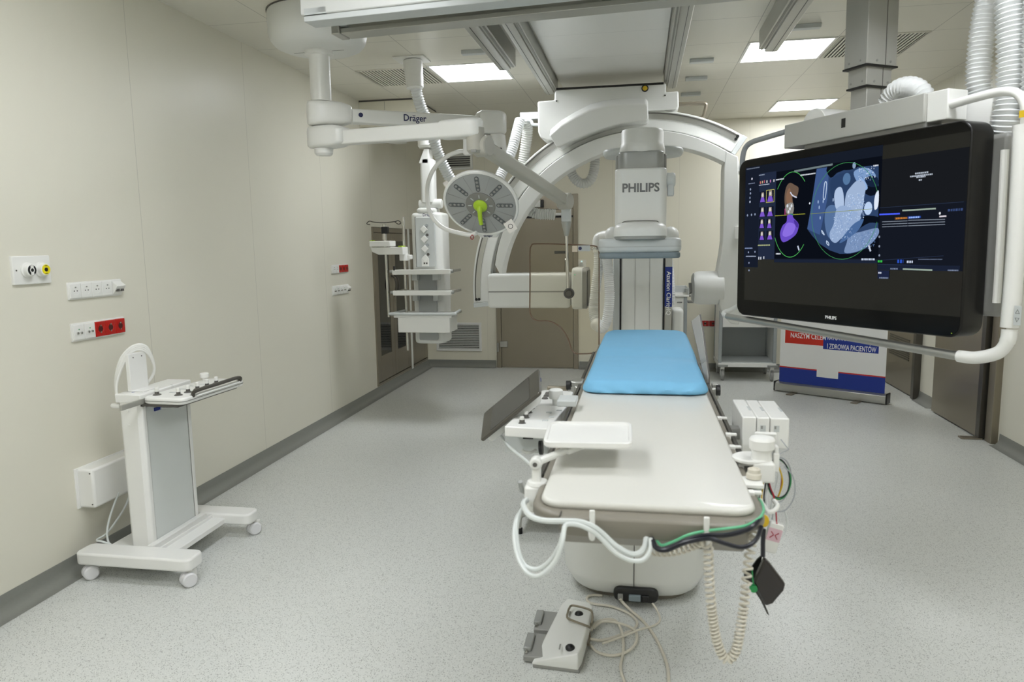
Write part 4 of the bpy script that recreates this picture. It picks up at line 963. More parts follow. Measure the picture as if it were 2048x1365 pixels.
# right half
for k, p in enumerate(((0.4486,0.2325), (0.4470,0.2230), (0.4451,0.2173))): words(p[0]-(.03, .05, .02)[k], p[0]+(.03, .05, .02)[k], p[1], .006, 'b9c2cf', 1, 20+k)
words((0.4368,0.2064)[0], (0.4502,0.2051)[0], (0.4435,0.2058)[1], .006, 'b9c2cf', 1, 23)
line([(0.2585,0.1077), (0.6307,0.1067)], .002, '2a3448')
blob([(0.2573,0.0828), (0.3568,0.0813), (0.3571,0.0753), (0.2576,0.0765)], '4d62ff')
blob([(0.3679,0.0928), (0.5171,0.0916), (0.5175,0.0858), (0.3682,0.0868)], '9aab9e')
blob([(0.3340,0.0643), (0.3950,0.0632), (0.3954,0.0551), (0.3345,0.0540)], '5a4230'); words((0.3390,0.0599)[0], (0.3906,0.0594)[0], (0.3556,0.0591)[1], .006, 'd07f30', 1, 24)
blob([(0.3949,0.0652), (0.4536,0.0641), (0.4541,0.0562), (0.3954,0.0551)], '1f3f96'); words((0.3998,0.0589)[0], (0.4494,0.0604)[0], (0.4248,0.0597)[1], .006, '9fc0ff', 1, 25)
blob([(0.5338,0.0599), (0.5629,0.0603), (0.5632,0.0546), (0.5341,0.0542)], 'd9d2da'); ell((0.5353,0.0694), .004, .005, 'e0e4ea')
words((0.5680,0.0789)[0], (0.6284,0.0791)[0], (0.5945,0.0792)[1], .009, '3a4c78', 1, 26)
for a, b in (((0.2745,0.0381), (0.3941,0.0372)), ((0.3987,0.0370), (0.5581,0.0358)), ((0.2750,0.0277), (0.3947,0.0271)), ((0.3993,0.0269), (0.5587,0.0263)), ((0.2740,0.0486), (0.3936,0.0472)), ((0.3981,0.0490), (0.5576,0.0454))): line([a, b], .0028, '7e8794')
line([(0.2673,-0.1128), (0.5595,-0.0944)], .002, '28324a')
words((0.2599,-0.1171)[0], (0.2825,-0.1170)[0], (0.2675,-0.1170)[1], .009, '38c04a', 1, 27)
words((0.3555,-0.1166)[0], (0.3838,-0.1165)[0], (0.3650,-0.1166)[1], .014, '2d56c8', 1, 28); words((0.4002,-0.1184)[0], (0.4278,-0.1183)[0], (0.4118,-0.1184)[1], .009, 'c9d2e6', 1, 29)
words((0.4521,-0.1082)[0], (0.5561,-0.1079)[0], (0.5006,-0.1081)[1], .003, '6a7690', 1, 30)
line([(0.2606,-0.1298), (0.6293,-0.1342)], .0022, '2c3650')
rect((0.2607,-0.1319), ((0.6293,-0.1342)[0], (0.2618,-0.1531)[1]), '1b2234')
blob([(0.3830,-0.1451), (0.5158,-0.1472), (0.5162,-0.1531), (0.3834,-0.1512)], '9aab9e')
words((0.3235,-0.1480)[0], (0.3595,-0.1475)[0], (0.3428,-0.1477)[1], .006, '7c88a2', 1, 31); words((0.5815,-0.1500)[0], (0.6242,-0.1494)[0], (0.5979,-0.1498)[1], .005, '7c88a2', 1, 32)
rect((0.2619,-0.1552), (0.3183,-0.1899), '1d2540'); words((0.2649,-0.1658)[0], (0.2800,-0.1655)[0], (0.2649,-0.1658)[1], .007, 'cfd6e6', 1, 33); words((0.2709,-0.1848)[0], (0.3157,-0.1858)[0], (0.2836,-0.1866)[1], .006, '7c88a2', 1, 34)
for p in ((0.2622,-0.0137), (0.2642,-0.0537), (0.2662,-0.0917)): ell(p, .004, .005, '8a94a8')
pm = MB(FRN); mats = []
for i, (poly, c, s) in enumerate(pic):
    m = em(c, s)
    if m not in mats: mats.append(m)
    pm.cur = mats.index(m)
    y = .0018+i*.0000022
    pm.add([(p[0], p[1], y) for p in poly], [tuple(range(len(poly)))])
obj('scan_picture', pm, mats, pnl, flat=True, label='medical scan images and menus shown on the screen')

# mount, frame and column of the screen
mt = MB(SM)
a, b = (-0.334,-0.02,0.499), (0.429,-0.02,0.489)
tb = obj('top_beam', MB(SM).box((a[0], -.13, .432), (b[0]+.0, -.015, .545)), mat('top_beam_grey', 'b2b2ac', .4), scr, .004)
obj('beam_lip', MB(SM).box((a[0]+.12, -.12, .405), (b[0]-.0, -.03, .434)), GREYM, tb)
obj('small_window', MB(SM).box((.02, -.0155, .475), (.042, -.0135, .515)), BLACK, tb)
q = (0.045,-0.015,0.484)
obj('end_block', MB(SM).box((b[0], -.14, .43), (b[0]+.09, -.03, .545)), WHITE, tb, .004)
obj('back_box', MB(SM).box((b[0]+.06, -.30, .40), (b[0]+.22, -.16, .53)), GLOSSW, scr, .004)
hp = []
h0 = (-0.24,-0.03,0.513); h1 = (-0.121,-0.03,0.517)
obj('half_round_cover', MB(SM).prism([(h0[0]+.005+ .075+.075*math.cos(PI*k/14), .51+.085*math.sin(PI*k/14)) for k in range(15)], .03, .26, frame((0, -.0, 0), (1, 0, 0), (0, 0, 1))), GLOSSW, scr, .003)
obj('dark_slot', MB(SM).box((h0[0]+.01, -.031, .51), (h0[0]+.14, -.028, .53)), BLACK, scr)
# tube frame round the screen
RT = .021
top_r = [(0.432,-0.05,0.482), (0.513,-0.05,0.484), (0.612,-0.05,0.491), (0.687,-0.05,0.494), (0.738,-0.05,0.488), (0.774,-0.05,0.469), (0.798,-0.05,0.427), (0.805,-0.05,0.361)]
obj('frame_tube', MB(SM).tube(smooth_path(top_r, 6), .0165, 12), WHITE, scr)
ur = [(0.793,-0.05,0.363), (0.797,-0.05,0.225), (0.799,-0.05,-0.039), (0.797,-0.05,-0.254), (0.794,-0.05,-0.355)]
hd = obj('frame_upright', MB(SM).tube(smooth_path(ur, 6), .030, 14), WHITE, scr)
q = (0.838,-0.02,-0.308)
kp = obj('button_plate', MB(SM).box((q[0]-.012, q[1]-.002, q[2]-.035), (q[0]+.014, q[1]+.001, q[2]+.035)), EQUIPG, hd, .004)
for s in (1, -1):
    tri = [(q[0]-.006, q[2]+s*.008), (q[0]+.008, q[2]+s*.008), (q[0]+.001, q[2]+s*.022)]
    obj('arrow_mark', MB(SM).tube([(x, q[1]+.001, z) for x, z in tri], .0011, 6, True), INKB, kp)
q = (0.812,-0.02,0.396)
obj('yellow_label', MB(SM).box((q[0]-.012, q[1], q[2]-.012), (q[0]+.02, q[1]+.002, q[2]+.012)), YELC, hd)
br_ = [(0.795,-0.05,-0.364), (0.795,-0.045,-0.401), (0.779,-0.04,-0.439), (0.749,-0.035,-0.461), (0.686,-0.03,-0.48), (0.622,-0.03,-0.482)]
obj('corner_tube', MB(SM).tube(smooth_path(br_, 6), [.026]*8+[.024]*23, 14), WHITE, scr)
obj('lower_bar', MB(SM).tube([(0.622,-0.03,-0.482), (-0.757,-0.03,-0.43)], .018, 14), ALU, scr, label='grey metal lower bar')
lc = [(-0.757,-0.03,-0.43), (-0.793,-0.035,-0.425), (-0.808,-0.05,-0.412), (-0.777,-0.07,-0.397), (-0.742,-0.09,-0.373)]
obj('corner_tube', MB(SM).tube(smooth_path(lc, 6), .013, 12), WHITE, scr)
ul = [(-0.382,-0.07,0.525), (-0.532,-0.07,0.516), (-0.627,-0.07,0.509), (-0.678,-0.07,0.49), (-0.701,-0.07,0.446), (-0.719,-0.08,0.374)]
obj('frame_tube', MB(SM).tube(smooth_path(ul, 6), .014, 12), GREYC, scr)
obj('back_shell', MB(SM).box((.30, -.24, -.33), (.70, -.127, .36)), mat('grey_back_shell', '8d8d8a', .4), scr, .02)
obj('back_shell', MB(SM).box((-.58, -.22, -.33), (.28, -.128, .40)), mat('grey_back_cover', '9a9a97', .4), scr, .02)
gp = [(0.703,-0.1,0.291), (0.706,-0.1,0.073), (0.708,-0.1,-0.186), (0.707,-0.1,-0.273)]
obj('white_trim', MB(SM).tube(smooth_path(gp, 5), .014, 10), WHITE, scr)
# telescopic column (turned with the screen)
cc = V((-0.007,-0.16,0.522)); 
cx, cy = cc.x, cc.y
cx -= .045
secs = []
for hw, dp, z0, z1 in ((.046, .13, .48, .70), (.0525, .155, .675, .80), (.064, .185, .765, 1.36)):
    secs.append((obj('column_section', MB(SM).box((cx-hw, cy-.0925-dp/2, z0), (cx+hw, cy-.0925+dp/2, z1)), mat('column_grey_%d' % len(secs), 'adada8', .36, metal=.25), scr, .003), hw, dp/2, z0))
yc_ = cy-.0925
for k, (m, hw, hd_, z0) in enumerate(secs):
    zt_ = (.672, .762, 1.36)[k]
    if k: obj('black_collar', MB(SM).box((cx-hw-.005, yc_-hd_-.005, z0-.006), (cx+hw+.005, yc_+hd_+.005, z0+.003)), BLACK, m, .002)
    obj('side_groove', MB(SM).box((cx+hw-.0005, yc_-.024, z0+.004), (cx+hw+.0012, yc_-.021, zt_)), GREYD, m)
    if k:
        for yy in (-.055, .03): obj('screw', MB(SM).cyl((cx+hw-.002, yc_+yy, z0+.02), (cx+hw+.0015, yc_+yy, z0+.02), .006), GREYM, m)
        for xx in (-.035, .03): obj('screw', MB(SM).cyl((cx+xx, yc_+hd_-.002, z0+.022), (cx+xx, yc_+hd_+.0015, z0+.022), .005), GREYM, m)
# corrugated hoses of the screen suspension
for pts, r, pitch in (
    ([(1.094,3.62,2.108), (1.089,3.6,2.155), (1.104,3.56,2.194), (1.132,3.5,2.199), (1.161,3.45,2.171), (1.181,3.42,2.118), (1.188,3.4,2.075)], .046, .018),
    ([(1.354,3.3,2.647), (1.349,3.3,2.517), (1.332,3.3,2.368), (1.328,3.3,2.195), (1.343,3.3,2.107), (1.369,3.28,2.031), (1.403,3.26,1.991), (1.433,3.24,1.995)], .048, .0165),
    ([(1.313,3.1,2.578), (1.336,3.1,2.436), (1.354,3.1,2.276), (1.364,3.1,2.132), (1.358,3.1,2.014), (1.353,3.12,1.926), (1.345,3.15,1.864)], .054, .0175),
    ([(1.38,3,2.536), (1.383,3,2.401), (1.391,3,2.248), (1.394,3,2.127), (1.401,3,1.987)], .046, .0165)):
    obj('conduit_hose', MB().hose(pts, r, pitch, .2, 20, 10), HOSEW, scr, ang=70)

# ---------------------------------------------------------------- the patient table
tb = thing('patient_table', (-.02, 3.45, 0), 'long patient table with cream mattress on a white pedestal', 'table')
MX0, MX1 = -.232, .262
def slab(x0, x1, y0, y1, r, rf=.04):
    """outline with larger corners at the near end"""
    out = []
    for cx, cy, a0, rr in ((x1-r, y0+r, -90, r), (x1-rf, y1-rf, 0, rf), (x0+rf, y1-rf, 90, rf), (x0+r, y0+r, 180, r)):
        for k in range(8): a = R(a0+90*k/7); out.append((cx+rr*math.cos(a), cy+rr*math.sin(a)))
    return out
obj('mattress', MB().pillow(slab(MX0, MX1, 1.615, 4.42, .05), .932, .952, .009), PADW, tb)
obj('tabletop', MB().pillow(slab(MX0-.022, MX1+.022, 1.585, 4.45, .085), .903, .934, .010), GREYB, tb)
fa = obj('end_fascia', MB().prism([(1.566, .934), (1.563, .912), (1.572, .888), (1.62, .852), (2.3, .82), (2.3, .905), (1.60, .905), (1.60, .934)], -.178, .235, frame((0, 0, 0), (0, 1, 0), (0, 0, 1))), GREYB, tb, .005)
obj('end_groove', MB().box((-.1785, 1.57, .90), (-.176, 1.60, .936)), GREYD, fa)
obj('plug_plate', MB().box((0,1.6,0.897), (0.031,1.57,0.9)), GREYM, fa, .002)
obj('underframe', MB().box((-.17, 2.25, .80), (.20, 4.0, .905)), GREYD, tb, .01)
for x, nm in ((MX0-.034, 0), (MX1+.034, 1)):
    r = obj('side_rail', MB().box((x-.006, 1.84, .898), (x+.006, 4.15, .926)), STEELD, tb, .002)
    for y in (1.90, 2.35, 2.8, 3.3, 3.9): obj('rail_spacer', MB().box((x-.010 if nm else x, y, .904), (x if nm else x+.010, y+.03, .92)), GREYD, r)
cxp, cyp = -.019, 3.46
def sup(a, b, n=60, e=4.0):
    out = []
    for k in range(n):
        t = 2*PI*k/n; c, s = math.cos(t), math.sin(t)
        out.append((cxp+a*math.copysign(abs(c)**(2/e), c), cyp+b*math.copysign(abs(s)**(2/e), s)))
    return out
def lev(a, b, z, e=4.0): return [(x, y, z) for x, y in sup(a, b, 60, e)]
pd = obj('pedestal', MB().loft([lev(.285, .455, .032), lev(.300, .475, .048), lev(.324, .500, .095), lev(.328, .505, .112), lev(.328, .505, .70), lev(.318, .49, .74), lev(.25, .42, .80)]), EQUIP, tb, ang=50)
obj('foot_plate', MB().loft([lev(.262, .42, 0), lev(.268, .43, .028), lev(.275, .44, .036)]), GREYB, tb)
obj('centre_seam', MB().box((cxp-.0015, cyp-.507, .09), (cxp+.0015, cyp-.50, .72)), BLACK, pd)
lp = obj('lip_line', MB().tube(smooth_path([(cxp-.318, cyp-.36, .66), (cxp-.29, cyp-.445, .645), (cxp-.22, cyp-.49, .632), (cxp-.12, cyp-.5035, .622)], 6), .0022, 6), GREYD, pd)
pp = obj('port_panel', MB(frame((-.01, 2.962, .058), (1, 0, 0), (0, .12, 1))).pillow(rrect(.19, .062, .03, 6), -.03, .022, .008), BLACK, tb)
for x, w, m in ((-.075, .022, GREYM), (-.015, .05, EQUIPD), (.03, .03, BLACK)):
    obj('connector', MB(frame((x, 2.935, .052), (1, 0, 0), (0, .12, 1))).cbox((0, 0, 0), (w, .026, .02)), m, pp, .003)

# blue pad lying on the mattress
bp = MB(); NXp, NYp = 40, 64
r = random.Random(3)
def pad_pt(i, j, top):
    t = j/NYp; u = -1+2*i/NXp
    y0, y1 = 2.822, 4.45
    y = y0+(y1-y0)*t
    half = .249
    dn, df = y-y0, y1-y                                             # distance to the ends
    if dn < .07: half -= .07-math.sqrt(max(0, .07**2-(.07-dn)**2))
    if df < .16: half -= .72*(.16-math.sqrt(max(0, .16**2-(.16-df)**2)))
    xc = .017+.012*t
    x = xc+u*half
    e = max(0, 1-min(min((1-abs(u))*half, dn, df)/.03, 1))          # rounded rim
    wr = .0035*math.sin(x*70+3*math.sin(y*9))*math.exp(-dn*22)+.002*math.sin(y*40+x*13)*math.exp(-dn*9)
    if not top: return (x, y, .9525+.006*e)
    h = .049+.020*min(1, max(0, (t-.42)/.10))+.004*math.cos(u*1.5)
    h -= .010*math.exp(-((t-.40)/.05)**2)*max(0, u)
    return (x, y-.010*wr/.0035*math.exp(-dn*30), .952+h*math.sqrt(max(.02, 1-(.93*e)**2))+wr)
vs, fs = [], []
for top in (1, 0):
    for j in range(NYp+1):
        for i in range(NXp+1): vs.append(pad_pt(i, j, top))
N1 = (NXp+1)*(NYp+1); ix = lambda i, j, b: b*N1+j*(NXp+1)+i
for j in range(NYp):
    for i in range(NXp):
        fs += [(ix(i, j, 0), ix(i+1, j, 0), ix(i+1, j+1, 0), ix(i, j+1, 0)), (ix(i, j, 1), ix(i, j+1, 1), ix(i+1, j+1, 1), ix(i+1, j, 1))]
for i in range(NXp): fs += [(ix(i, 0, 0), ix(i, 0, 1), ix(i+1, 0, 1), ix(i+1, 0, 0)), (ix(i, NYp, 0), ix(i+1, NYp, 0), ix(i+1, NYp, 1), ix(i, NYp, 1))]
for j in range(NYp): fs += [(ix(0, j, 0), ix(0, j+1, 0), ix(0, j+1, 1), ix(0, j, 1)), (ix(NXp, j, 0), ix(NXp, j, 1), ix(NXp, j+1, 1), ix(NXp, j+1, 0))]
bp.add(vs, fs)
o = obj('table_pad', bp, BLUE, ang=80)
sb = o.modifiers.new('sub', 'SUBSURF'); sb.levels = 1; sb.render_levels = 1
tag(o, 'bright blue cloth-covered pad lying on the far half of the table', 'pad')

# ---------------------------------------------------------------- things clamped to the left rail
mo = thing('table_controller', (-0.338,2.68,0.93), 'white table-side control panel with rows of small knobs on the left rail', 'controller')
def quad(p, z0, z1, rd, nm, m, par):
    """flat box with the given corners, near-left first, rounded"""
    P4 = [V((q[0], q[1], 0)) for q in p]; out = []
    for i in range(4):
        a, b, c = P4[i-1], P4[i], P4[(i+1) % 4]
        s, e = b+(a-b).normalized()*rd, b+(c-b).normalized()*rd
        for k in range(5): t = k/4; out.append(((1-t)**2*s+2*t*(1-t)*b+t*t*e)[:2])
    return obj(nm, MB().pillow(out, z0, z1, .005), m, par)
near = quad([(-0.459,2.374,0.93), (-0.305,2.359,0.93), (-0.276,2.713,0.93), (-0.428,2.714,0.93)], .893, .93, .012, 'near_module', GLOSSW, mo)
far = quad([(-0.423,2.732,0.93), (-0.276,2.73,0.93), (-0.274,2.979,0.93), (-0.41,2.997,0.93)], .897, .933, .03, 'far_module', GLOSSW, mo)
ks = [(-0.403,2.504,0.93), (-0.404,2.582,0.93), (-0.405,2.647,0.93), (-0.403,2.69,0.93), (-0.404,2.423,0.93)]
for q in ks:
    k = obj('knob', MB().lathe([(0, .001), (.0085, .001), (.0075, .022), (.006, .024), (0, .024)], Matrix.Translation((q[0], q[1], .93)), 14), WHITE, near)
    obj('knob_skirt', MB().lathe([(.006, 0), (.014, 0), (.010, .003), (.0092, .013), (.006, .013)], Matrix.Translation((q[0], q[1], .93)), 14), GREYD, near)
for q in ((-0.375,2.815,0.933), (-0.375,2.863,0.933), (-0.375,2.913,0.933)):
    obj('knob_skirt', MB().lathe([(0, .006), (.012, .0), (.014, .0), (.009, .007), (0, .008)], Matrix.Translation((q[0], q[1], .933)), 14), GREYD, far)
q = (-0.321,2.729,0.933)
obj('joystick_cap', MB().lathe([(0, .0), (.014, .0), (.014, .022), (.026, .024), (.028, .03), (.027, .056), (.022, .06), (0, .058)], Matrix.Translation((q[0], q[1], .931)), 26), EQUIP, far)
for q in ((-0.331,2.59,0.93), (-0.313,2.522,0.93), (-0.329,2.468,0.93), (-0.297,2.626,0.93)):
    obj('button', MB().cbox((q[0], q[1], .931), (.02, .012, .005)), EQUIPG, near, .0015)
a, b = (-0.481,2.52,0.832), (-0.328,2.52,0.888)
br = obj('carrier_plate', MB().box((a[0], 2.50, .80), (b[0]+.005, 2.53, .896)).box((a[0], 2.50, .885), (b[0], 2.95, .896)), EQUIPG, mo, .003)
obj('slot', MB().box((-0.414,2.499,0.853), (-0.377,2.495,0.861)), BLACK, br)
obj('hand_grip', MB().tube(smooth_path([(-0.413,2.48,0.816), (-0.401,2.46,0.815), (-0.38,2.46,0.814), (-0.365,2.48,0.818)], 5), .006), EQUIP, br)
obj('clamp_knob', MB().cyl((-0.348,2.45,0.836), (-0.337,2.45,0.837), .025), BLACK, br)
obj('rail_clamp', MB().box((-0.293,2.62,0.992), (-0.225,2.52,0.969)), EQUIPG, mo, .004)

TN = V((-.62, -.24, .74)).normalized(); TU = V((0, 1, 0)); TV = TN.cross(TU).normalized()*-1; TU = TN.cross(TV)*-1
TC = V((-0.471,2.6,0.953))
TF = Matrix.Identity(4)
for i, a in enumerate((TU, TV, TN)): TF[0][i], TF[1][i], TF[2][i] = a
TF.translation = TC
ts = thing('touch_screen', None, 'tilted dark touch screen in a grey frame left of the table', 'screen', M=TF)
obj('screen_frame', MB(TF).pillow(rrect(.24, .285, .012, 4), -.002, .010, .003), STEELD, ts)
obj('screen_glass', MB(TF).prism(rrect(.21, .19, .006, 3), .0098, .0108), mat('dark_touch_glass', '16181a', .06), ts)
hs = obj('back_housing', MB(TF).pillow(rrect(.20, .25, .02, 5, -.02, -.012), -.040, -.002, .008), EQUIP, ts)
obj('vent_slot', MB(TF).box((-.1205, -.06, -.028), (-.119, -.02, -.018)), BLACK, hs)
obj('blue_plug', MB(TF).cbox((-.10, .115, -.02), (.03, .02, .015)), NAVY, hs)
obj('support_bar', MB().box((-0.409,3.14,0.896), (-0.316,3.17,0.917)), STEEL, ts, .003)
cl = obj('clamp_block', MB().box((-0.306,3.16,0.912), (-0.25,3.24,0.939)).box((-0.288,3.14,0.883), (-0.252,3.18,0.921)), ALU, ts, .006)
obj('clamp_knob', MB().cyl((-0.323,3.15,0.923), (-0.305,3.15,0.924), .021), BLACK, cl)
cb = MB().tube(smooth_path([(-0.519,2.6,0.842), (-0.457,2.45,0.838), (-0.367,2.2,0.874), (-0.296,1.95,0.926), (-0.269,1.88,0.92)], 6), .005, 8)
obj('screen_cable', cb, CABW, ts)

tr = thing('instrument_tray', (-0.273,1.84,0.974), 'small white tray on a jointed arm over the near end of the table', 'tray')
TZt = 1.03
tp = [(-0.252,1.837,1.03), (-0.018,1.851,1.03), (-0.024,2.081,1.03), (-0.264,2.065,1.03)]
def rq(p, rd):
    P4 = [V((q[0], q[1], 0)) for q in p]; out = []
    for i in range(4):
        a, b, c = P4[i-1], P4[i], P4[(i+1) % 4]; s, e = b+(a-b).normalized()*rd, b+(c-b).normalized()*rd
        for k in range(6): t = k/5; out.append(tuple(((1-t)**2*s+2*t*(1-t)*b+t*t*e)[:2]))
    return out
o1 = rq(tp, .03); cxx = sum(p[0] for p in o1)/len(o1); cyy = sum(p[1] for p in o1)/len(o1)
ring = lambda f, z: [(cxx+(x-cxx)*f, cyy+(y-cyy)*f, z) for x, y in o1]
obj('tray_plate', MB().loft([ring(.97, TZt-.016), ring(1, TZt-.012), ring(1, TZt-.001), ring(.985, TZt+.001), ring(.93, TZt+.001), ring(.915, TZt-.004)]), GLOSSW, tr)
J0 = V((-0.265,1.8,0.985)); J1 = V((cxx+.02, cyy+.02, TZt-.022))
am = MB(); mid = J0.lerp(J1, .45)
am.tube([J0, mid], .010, 10); bar(mid, J1, .035, .016, .045, .014, 'arm_plate', EQUIP, tr, .004)
obj('arm_tube', am, EQUIP, tr)
obj('joint', MB().cyl(J0-V((0, .018, 0)), J0+V((0, .018, 0)), .016, rim=.004), EQUIP, tr, .001)
obj('joint_bolt', MB().cyl(J0-V((0, .02, 0)), J0-V((0, .016, 0)), .006), GREYD, tr)
obj('post', MB().box((J0.x-.010, J0.y-.01, .90), (J0.x+.012, J0.y+.012, J0.z)), WHITE, tr, .002)
obj('collar', MB().lathe([(0, 0), (.028, 0), (.03, .004), (.026, .012), (0, .012)], Matrix.Translation((J0.x+.004, J0.y, .925)), 22), WHITE, tr)
obj('clamp_body', MB().box((J0.x-.028, J0.y-.03, .858), (J0.x+.014, J0.y+.04, .928)), WHITE, tr, .006)
cb = obj('clamp_lever', MB().tube([(-0.295,1.8,0.904), (-0.301,1.79,0.911), (-0.304,1.78,0.939)], .0065, 8), BAND, tr)

# ---------------------------------------------------------------- things on the right rail
bx = thing('signal_module', (0.402,2.5,0.912), 'white three-part electronics box on the right rail of the table', 'electronics box')
yf, yb = 2.50, 2.78
zt, zb = .955, .835
xs = [(0.343,2.5,0.953)[0], (0.391,2.5,0.953)[0], (0.435,2.5,0.952)[0], (0.498,2.5,0.952)[0]]
for k in range(3):
    mb_ = obj('box_section', MB().box((xs[k]+.001, yf, zb-(.004 if k == 0 else -.012)), (xs[k+1]-.001, yb, zt-.001*k)), WHITE, bx, .005, 3)
    obj('latch', MB().box((xs[k+1]-.012, yf+.10, zt-.001*k-.002), (xs[k+1]-.004, yf+.16, zt+.001-.001*k)), EQUIPG, mb_)
    if k: obj('rating_label', MB().box((xs[k]+.012, yf-.001, zt-.05), (xs[k]+.03, yf+.001, zt-.028)), EQUIPG, mb_); obj('print', MB().box((xs[k]+.014, yf-.0018, zt-.04), (xs[k]+.02, yf, zt-.03)), GREYM, mb_)
obj('front_bracket', MB().box((0.378,2.44,0.904), (0.447,2.46,0.916)).box((0.41,2.44,0.88), (0.447,2.46,0.913)), WHITE, bx, .004)
obj('rail_hanger', MB().box((xs[0]-.04, 2.55, .86), (xs[0]+.01, 2.60, .90)), GREYM, bx, .003)
jk = thing('joystick_unit', (0.347,2.12,0.897), 'white round palm control with knob on the right rail', 'controller')
c = (0.305,2.017,0.955)
pl = obj('round_plate', MB().lathe([(0, -.010), (.045, -.010), (.052, -.004), (.052, .002), (.046, .005), (.03, .003), (0, .002)], Matrix.Translation((c[0], c[1], .955)), 36), WHITE, jk)
c2 = (0.329,2.024,0.965)
obj('block', MB().box((c2[0]-.028, c2[1]-.06, .90), (c2[0]+.03, c2[1]+.0, .955)), WHITE, jk, .006, 3)
obj('knob', MB().lathe([(0, 0), (.028, 0), (.026, .02), (.028, .028), (.033, .032), (.034, .056), (.03, .062), (0, .064)], Matrix.Translation((c2[0], c2[1]-.02, .955)), 30), WHITE, jk)
obj('finger_switch', MB().box((c2[0]+.032, c2[1]-.03, .93), (c2[0]+.043, c2[1]-.005, .995)), WHITE, jk, .004)
tv = thing('tap_holder', (0.299,1.95,0.907), 'white ribbed valve in a tapered clip on the right rail near the corner', 'holder')
c3 = (0.288,1.86,0.962)
obj('ribbed_cap', MB().lathe([(0, 0), (.019, 0), (.019, .012), (.016, .015), (.016, .024), (.011, .026), (.008, .022), (0, .022)], Matrix.Translation(V(c3)-V((0, 0, .014))), 20), OFFW, tv)
obj('clip_plate', MB().box((c3[0]-.035, c3[1]-.05, c3[2]-.026), (c3[0]+.018, c3[1]+.02, c3[2]-.016)), WHITE, tv, .002)
obj('taper', MB().cyl((c3[0], c3[1]-.02, c3[2]-.026), (c3[0]-.004, c3[1]-.02, c3[2]-.075), .020, .008), EQUIPG, tv)
clips = [(0.277,2.546,0.935), (0.282,2.326,0.935), (0.277,2.182,0.935), (0.279,2.009,0.935), (0.273,1.777,0.935)]
wheres = ('farthest from the camera, beside the pad', 'second from the far end', 'third from the far end', 'beside the round palm control', 'nearest the rounded table corner')
cg = None
for q, wl in zip(clips, wheres):
    lb_ = 'small white cable clip on the right table rail, '+wl
    if cg is None:
        cg = thing('cable_clip', (q[0], q[1], .92), lb_, 'clip', 'cable clips along the right table rail')
        obj('clip_body', MB().box((q[0]-.012, q[1]-.012, .92), (q[0]+.004, q[1]+.012, .942)), WHITE, cg, .002)
        obj('clip_tongue', MB().box((q[0], q[1]-.007, .934), (q[0]+.022, q[1]+.007, .942)), WHITE, cg, .002)
    else: dup(cg, (q[0], q[1], .92), lb_)
hk = None
for (px_, q), wl in zip(((0, (-0.103,1.556,0.956)), (1, (0.145,1.556,0.953))), ('carrying the thick white cables', 'carrying the coiled cord')):
    lb_ = 'white hook on the near end of the table '+wl
    if hk is None:
        hk = thing('cable_hook', q, lb_, 'hook', 'hooks on the table end')
        x, y, z = q
        obj('hook_strap', MB().box((x-.006, y-.006, z-.04), (x+.006, y+.002, z+.002)), WHITE, hk, .002)
        obj('hook_bend', MB().tube(smooth_path([(x-.002, y-.002, z-.035), (x-.003, y-.006, z-.052), (x, y-.016, z-.058), (x+.002, y-.024, z-.052), (x+.002, y-.026, z-.036)], 5), .006, 10), WHITE, hk)
    else: dup(hk, q, lb_)

# tilted shield plate on the far right of the table
p4 = [(0.236,3.45,1.179), (0.27,3.42,1.213), (0.295,3.38,1.13), (0.346,3.3,0.943), (0.345,3.28,0.89), (0.301,3.28,0.917), (0.286,3.28,0.941)]
sp = thing('arm_board', p4[-1], 'thin grey tilted side plate standing up beside the blue pad', 'side plate')
a_, b_, c_ = V(p4[0]), V(p4[3]), V(p4[6])
PM = frame(c_, a_-c_, V(p4[1])-a_)
iv = PM.inverted()
pl2 = [tuple((iv @ V(p))[:2]) for p in p4]
bd = obj('plate', MB(PM).prism(pl2, -.006, .006), mat('translucent_grey_plate', 'a3a19d', .25), sp, .002)
obj('dark_edge', MB(PM).tube([(x, y, 0) for x, y in pl2], .0045, 6, True), GREYD, bd)
ml = pl2[6][0]*.35+pl2[0][0]*.12
obj('cross_band', MB(PM).box((.07, min(p[1] for p in pl2)*.5+.004, -.007), (.09, max(p[1] for p in pl2)*.62, .007)), GREYM, bd)
ck = obj('clamp_block', MB().box((0.279,3.14,0.884), (0.324,3.22,0.924)).box((0.306,3.16,0.87), (0.334,3.2,0.939)), ALU, sp, .005)
obj('clamp_knob', MB().cyl((0.323,3.15,0.914), (0.338,3.15,0.914), .024), BLACK, ck)

